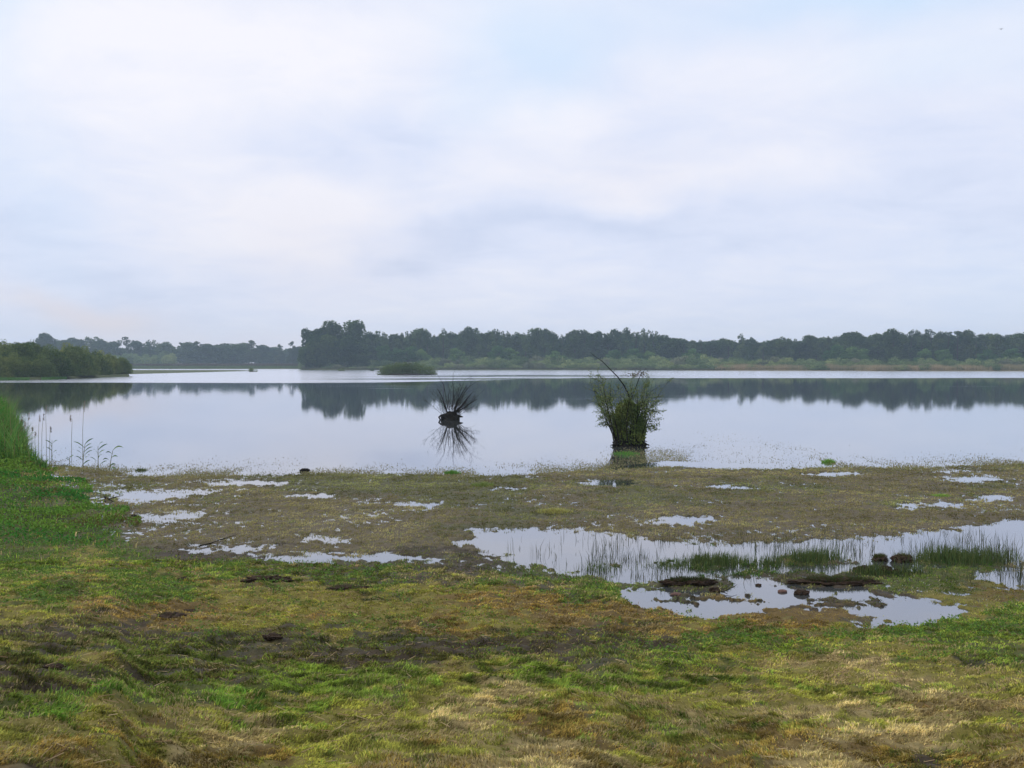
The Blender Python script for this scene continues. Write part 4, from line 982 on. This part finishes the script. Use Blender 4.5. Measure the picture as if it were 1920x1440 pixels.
def left_bush():
    bx, by = ground_at(845, 787, 0); root = empty('bare_willow_stump', (bx, by, 0))
    tag(root, 'bare dark willow stump with a fan of leafless twigs standing in open water', 'bush')
    s = by / F; rd = random.Random(11)
    mound('stump', (0, 0, .06), (.40, .32, .30), M_wetbark, root, 8, .3, hi=True)
    tubes_obj('root_loop', [([Vector((-.28, -.1, .24)), Vector((-.44, -.14, .21)), Vector((-.54, -.15, .12)), Vector((-.49, -.15, .03)), Vector((-.40, -.12, -.05))], [.05, .048, .045, .04, .035])], M_wetbark, root, 8)
    tubes_obj('root', [([Vector((.25, -.05, .12)), Vector((.45, -.1, .16)), Vector((.58, -.12, .14))], [.09, .06, .02])], M_wetbark, root, 7)
    lv = []
    for i in range(56):
        a = rd.gauss(.15, .58) if i % 3 else rd.uniform(.1, 1.1)
        p0 = (max(-.34, min(.34, a * .36)), rd.uniform(-.2, .2), rd.uniform(.08, .34))
        dx_ = a * .75 + rd.gauss(0, .08); d = (dx_, rd.gauss(0, .3), 1.0)
        ln = rd.uniform(.5, 1.95) * (1.1 if a > .2 else 1)
        pts_, rr_ = twig(p0, d, ln, rd.uniform(.005, .012), 10, .42, rd, -.05 - .2 * abs(a)); tubes = [(pts_, rr_)]
        for k_ in range(7):
            q_ = pts_[rd.randint(3, 8)]
            tp, t2 = twig(q_, (dx_ + rd.gauss(0, .5), rd.gauss(0, .5), .9), rd.uniform(.15, .45), .0045, 5, .3, rd); tubes.append((tp, t2))
            for p in tp[2:]:
                for _ in range(2): lv.append((p.x + rd.gauss(0, .03), p.y + rd.gauss(0, .03), p.z + rd.gauss(0, .03)))
        tubes_obj('twig', tubes, M_wetbark, root, 5)
    # thick leaning limbs to the right
    for (x1, z1, x2, z2, r) in ((.5, .62, 1.0, 1.25, .045), (.55, .5, 1.25, .95, .03), (.3, .8, .75, 1.6, .035), (-.3, .75, -.62, 1.45, .03)):
        sg = 1 if x1 > 0 else -1
        P_ = [Vector((.15 * sg, 0, .3)), Vector((x1, -.05, z1)), Vector(((x1 + x2) / 2 + .02, 0, (z1 + z2) / 2 + .05)), Vector((x2, .05, z2))]
        tubes_obj('limb', [(P_, [r * 1.3, r, r * .6, .008])], M_wetbark, root, 7)
    # long wispy twigs reaching farthest
    for pl in ([(832, 722), (826, 712), (820, 702), (815, 695)], [(850, 740), (849, 715), (850, 700), (853, 694)], [(868, 740), (880, 725), (893, 716), (908, 711)], [(862, 735), (872, 712), (884, 706)]):
        P_ = [Vector(((u - 845) * s, .05, (787 - v) * s)) for u, v in pl]; P_.insert(0, Vector((P_[0].x * .4, 0, .5)))
        tubes_obj('long_twig', [(P_, list(np.linspace(.014, .003, len(P_))))], M_wetbark, root, 5)
    C0 = np.array(lv); g_ = rng.uniform(0, 1, (len(C0), 1))
    co, q, c = leaves_arr(C0, .016, np.array((.06, .065, .025)) * g_ + np.array((.035, .03, .02)) * (1 - g_)); mesh_obj('sparse_leaves', co, [q], M_grass, root, col=c)
left_bush()

# ------------------------------------------------------------------ reeds by the left bank
def reed(u, vb, vt, label, nl, lean, seed, droop=.5, group=None):
    bx, by = ground_at(u, vb, 0); s = by / F; H = (vb - vt) * s; rd = random.Random(seed)
    root = empty('reed', (bx, by, 0)); tag(root, label, 'reed', group)
    P_ = [Vector((lean * H * (i / 6) ** 1.6, 0, -.1 + (H * .8 + .1) * i / 6)) for i in range(7)]
    tubes_obj('stalk', [(P_, list(np.linspace(.012, .006, 7)))], M_reed, root, 5)
    for i in range(nl):
        f = .3 + .7 * i / max(1, nl - 1); p = P_[min(6, int(f * 6))]; a = rd.choice((0, math.pi)) + rd.gauss(0, .5)
        L_ = H * rd.uniform(.22, .42) + .05; pts_ = []
        for k_ in range(6):
            t_ = k_ / 5; pts_.append(Vector((p.x + math.cos(a) * L_ * t_ * .8, p.y + math.sin(a) * L_ * t_ * .8, p.z + L_ * (1.0 * t_ - droop * t_ * t_))))
        n_ = Vector((-math.sin(a), math.cos(a), 0)); co = []; wd = .026
        for k_, q_ in enumerate(pts_):
            ww = wd * (math.sin(math.pi * (.12 + .88 * k_ / 5)) + .05); co += [q_ - n_ * ww * .6 - Vector((0, 0, ww * .6)), q_ + n_ * ww * .6 + Vector((0, 0, ww * .6))]
        fq = np.array([[2 * k_, 2 * k_ + 1, 2 * k_ + 3, 2 * k_ + 2] for k_ in range(5)])
        mesh_obj('leaf', np.array([c_[:] for c_ in co]), [fq], M_grass, root, col=np.tile((.11, .19, .07), (12, 1)))
M_reed = rough_mat('reed_stalk', (.16, .17, .08), (.26, .23, .13), 30, .8)
reed(97, 858, 818, 'short leafy reed nearest the left bank', 7, .02, 1)
reed(155, 872, 822, 'bushy leafy reed under the tall bare stalk', 11, .10, 2)
reed(184, 876, 826, 'upright leafy reed between the bushy one and the drooping one', 8, 0, 3)
reed(205, 882, 834, 'rightmost reed with leaves drooping to the right', 6, .15, 4, .85)
reed(130, 866, 852, 'tiny reed shoot between the short and the bushy reed', 4, .1, 6)
SG = 'bare reed stalks in the water by the left bank'
for i, (u, vb, vt) in enumerate(((155, 860, 752), (134, 850, 778), (87, 846, 760), (72, 845, 778), (52, 845, 775), (41, 842, 780), (93, 858, 800), (47, 850, 790), (60, 846, 800), (78, 848, 776), (38, 848, 800), (66, 850, 810))):
    bx, by = ground_at(u, vb, 0); s = by / F; H = (vb - vt) * s
    root = empty('reed_stalk', (bx, by, 0))
    lb = {0: 'tallest bare reed stalk, rising above the bushy leafy reed', 1: 'bare reed stalk with a bent head, just left of the tallest one'}.get(i, 'thin bare reed stalk in the water against the left bank')
    tag(root, lb, 'reed', None if i < 2 else SG)
    ln = random.uniform(-.02, .05)
    tubes_obj('stalk', [([Vector((0, 0, -.2)), Vector((ln * .3, 0, H * .5)), Vector((ln * H, 0, H * .9))], [.007, .006, .004])], M_reed, root, 5)
    P_ = np.stack([ln * H + rng.normal(0, .012, 60) + (.02 if i != 1 else -.05), rng.normal(0, .012, 60), H * rng.uniform(.82, 1.0, 60)], -1)
    co, q, c = leaves_arr(P_, .014, np.tile((.22, .18, .13), (60, 1)), 2.5); mesh_obj('seed_head', co, [q], M_grass, root, col=c)

# ------------------------------------------------------------------ peat clods, stones, sticks, tufts
def clod(u, v, wpx, hpx, label, mat=M_peat, seed=1, name='peat_clod', cat='peat clod', deep=.7, group=None, sink=.25, amp=.35, grass=0):
    x_, y_ = ground_at(u, v, 0)
    for _ in range(6):
        z_ = max(float(height(np.array([x_]), np.array([y_]))[0]), 0.0); x_, y_ = ground_at(u, v, z_)
    s = y_ / F; sx, sz = wpx * s / 2, hpx * s
    root = empty(name, (x_, y_, z_)); tag(root, label, cat, group)
    mound('body', (0, 0, sz * .25), (sx, sx * deep, sz * .75), mat, root, seed, amp, hi=True)
    if grass:
        a = rng.uniform(0, 6.28, grass); q_ = np.sqrt(rng.uniform(0, .8, grass)); P_ = np.stack([np.cos(a) * q_ * sx * .9, np.sin(a) * q_ * sx * deep * .9, sz * (.25 + .62 * np.sqrt(1 - q_ * q_))], -1)
        f = rng.uniform(0, 1, (grass, 1)); col = np.array((.06, .10, .025)) * f + np.array((.10, .085, .035)) * (1 - f)
        co, q, tt, c = blade_arrays(P_, rng.uniform(.02, .06, grass), np.full(grass, .005), np.abs(rng.normal(.5, .4, grass)), a, col)
        mesh_obj('grass_cap', co, [q, tt], M_grass, root, col=c)
    return root
clod(1650, 1051, 30, 10, 'grass-topped peat clod in the pool, left one of the two round ones', seed=21, grass=420, amp=.38, deep=.8)
clod(1690, 1053, 40, 14, 'grass-topped peat clod in the pool, darker right one of the two round ones', seed=26, grass=200, amp=.38, deep=.8)
clod(1620, 1071, 42, 10, 'flat dark peat slab in front of the two round clods', seed=23, deep=.5)
clod(1659, 1075, 28, 14, 'dark peat lump in the middle of the front row below the two round clods', seed=24)
clod(1681, 1077, 14, 12, 'small reddish-brown pointed peat lump, rightmost of the front row', seed=25)
clod(1467, 1110, 18, 5, 'small smooth reddish stone lying in the open pool', M_stone, 31, 'stone', 'stone', amp=.1)
clod(1503, 1114, 28, 9, 'dark peat lump at the pool edge right of the reddish stone', seed=32)
clod(1340, 1112, 20, 11, 'ragged dark peat lump in the left half of the lower pool', seed=33, amp=.5)
clod(1268, 1116, 22, 5, 'thin reddish-brown clod in the left end of the lower pool', M_stone, 34, amp=.3)
clod(1422, 1098, 10, 4, 'tiny dark clod at the top edge of the lower pool', seed=35)
clod(1290, 1094, 96, 9, 'long dark peat ridge left of the lower pool inlet', seed=36, deep=.3, amp=.45, grass=900, name='peat_ridge', cat='peat ridge')
clod(1570, 1094, 160, 10, 'longest dark peat ridge between the two pools', seed=37, deep=.25, amp=.45, grass=1500, name='peat_ridge', cat='peat ridge')
clod(500, 1092, 84, 12, 'elongated dark peat clod on the green bank left of centre', seed=41, deep=.45, amp=.45, grass=60)
clod(650, 1106, 76, 8, 'low brown peat clod on the bank right of the elongated dark one', seed=42, deep=.45, amp=.4, grass=90)
clod(318, 1160, 60, 10, 'dark wedge-shaped peat clod on the brown patch at the left', seed=43, amp=.45, grass=30)
clod(360, 1148, 44, 5, 'flat peat flake just behind the wedge-shaped clod', seed=44, deep=.5, amp=.4)
clod(512, 1196, 34, 8, 'dark peat lump in the muddy rut below the centre left', seed=45, amp=.45)
clod(345, 1088, 22, 6, 'small peat crumb just left of the elongated dark clod', seed=47, amp=.4)
clod(100, 1252, 40, 7, 'dark peat lump in the rut at the lower left', seed=48, amp=.4)
clod(572, 884, 18, 6, 'black chunk of wood floating at the lake edge of the marsh', M_wetbark, 51, 'driftwood', 'driftwood', .4, amp=.3)
clod(252, 970, 14, 5, 'black lump lying in the shallow puddle by the left bank', M_wetbark, 52, 'driftwood', 'driftwood', .5, amp=.3)
def stick(pl, r, label):
    P_ = []
    x0, y0 = ground_at(*pl[0]); root = empty('stick', (x0, y0, 0)); tag(root, label, 'stick')
    for u, v in pl:
        x_, y_ = ground_at(u, v); z_ = max(float(height(np.array([x_]), np.array([y_]))[0]), 0) + r; P_.append(Vector((x_ - x0, y_ - y0, z_ + .01)))
    tubes_obj('shaft', [(P_, list(np.linspace(r, r * .35, len(P_))))], M_wetbark, root, 6)
    m_ = P_[len(P_) // 2]; tubes_obj('side_twig', [([m_, m_ + Vector((.12, .08, .03)), m_ + Vector((.2, .2, .04))], [r * .5, r * .4, .002])], M_wetbark, root, 5)
stick([(375, 1026), (395, 1022), (412, 1016), (428, 1012)], .012, 'thin dark stick lying on the wet mud left of centre')
stick([(196, 936), (204, 939), (212, 945)], .022, 'short black stick at the foot of the green left bank')
stick([(1344, 1110), (1356, 1113), (1364, 1117)], .010, 'short dark twig floating beside the ragged peat lump')
def tuft(u, v, wpx, hpx, label, n=700, ca=(.08, .20, .03), cb=(.12, .17, .04)):
    x_, y_ = ground_at(u, v); z_ = max(float(height(np.array([x_]), np.array([y_]))[0]), 0); s = y_ / F; W_ = wpx * s / 2; H = hpx * s
    root = empty('grass_tuft', (x_, y_, z_)); tag(root, label, 'grass tuft')
    n = n // 2; a = rng.uniform(0, 6.28, n); q_ = rng.uniform(0, 1, n) ** .8; P_ = np.stack([np.cos(a) * q_ * W_, np.sin(a) * q_ * W_ * .8, 0 * a], -1)
    f = rng.uniform(0, 1, (n, 1)); col = (np.array(ca) * f + np.array(cb) * (1 - f)) * 2.0
    n = len(a); co, q, tt, c = blade_arrays(P_, H * (1.15 - .6 * q_ ** 2) * rng.uniform(.6, 1.2, n), np.full(n, .012), np.abs(rng.normal(.3, .3, n)) + q_ * .3, a, col)
    mesh_obj('blades', co, [q, tt], M_grass, root, col=c)
tuft(848, 888, 32, 7, 'bright green grass tuft at the lake edge of the marsh below the bare stump')
tuft(1553, 867, 26, 7, 'small green grass tuft at the lake edge of the marsh on the right')
tuft(1172, 852, 56, 7, 'flat green tuft in the water just below the leafy bush', 500)
tuft(1040, 963, 70, 8, 'yellowish green mossy tuft in the middle of the brown marsh', 1100, (.16, .19, .05), (.14, .13, .05))
tuft(905, 912, 46, 8, 'olive green tuft in the marsh below the gap between the two bushes', 700, (.12, .17, .04), (.14, .15, .05))
tuft(1765, 931, 40, 5, 'low green tuft in the right part of the marsh left of a puddle', 500)
tuft(265, 882, 22, 5, 'small olive tuft in the shallows right of the leafy reeds', 300, (.09, .12, .04), (.11, .11, .05))

# ------------------------------------------------------------------ a bird high up on the right
def bird():
    x_, y_, z_ = at_dist(1877, 55, 140); root = empty('bird', (x_, y_, z_)); tag(root, 'tiny dark bird flying high at the upper right', 'bird')
    v, f = ICO4; b = v * np.array((.16, .045, .045)); b[:, 1] *= np.clip(1 - np.abs(v[:, 0]) ** 3 * .7, .2, 1); b[:, 2] *= np.clip(1 - np.abs(v[:, 0]) ** 3 * .7, .2, 1)
    mesh_obj('body', b, [f], M_wetbark, root, smooth=True)
    for sg in (-1, 1):
        P_ = np.array([(.05, 0, .02), (-.05, 0, .02), (.06, sg * .16, .11), (-.04, sg * .16, .10), (-.06, sg * .36, .06), (.05, 0, .03), (-.05, 0, .03), (.06, sg * .16, .12), (-.04, sg * .16, .11), (-.06, sg * .36, .065)])
        mesh_obj('wing', P_, [np.array([[0, 1, 3, 2], [5, 7, 8, 6]]), np.array([[2, 3, 4], [7, 9, 8], [0, 2, 7], [0, 7, 5], [2, 4, 9], [2, 9, 7]])], M_wetbark, root)
    mesh_obj('tail', np.array([(-.13, 0, 0), (-.26, .05, 0), (-.26, -.05, 0), (-.13, 0, .01)]), [np.array([[0, 1, 2], [3, 2, 1], [0, 3, 1], [0, 2, 3]])], M_wetbark, root)
    root.rotation_euler = (0, .1, R(60))
bird()

# ------------------------------------------------------------------ air
def haze():
    x_, y0, y1, zb, zt = 1100, -60, 1150, -1.8, 42
    v = np.array([(-x_, y0, zb), (x_, y0, zb), (x_, y1, zb), (-x_, y1, zb), (-x_, y0, zt), (x_, y0, zt), (x_, y1, zt), (-x_, y1, zt)], float)
    q = np.array([[3, 2, 1, 0], [4, 5, 6, 7], [0, 1, 5, 4], [1, 2, 6, 5], [2, 3, 7, 6], [3, 0, 4, 7]])
    m, t = new_mat('haze'); p = t.nodes.new('ShaderNodeVolumePrincipled'); p.inputs['Color'].default_value = (.66, .84, 1, 1); p.inputs['Density'].default_value = .00038
    p.inputs['Anisotropy'].default_value = .3
    o = t.nodes.new('ShaderNodeOutputMaterial'); t.links.new(p.outputs[0], o.inputs['Volume'])
    tag(mesh_obj('haze', v, [q], m), 'thin bluish evening haze over the lake', 'haze', kind='stuff')
haze()
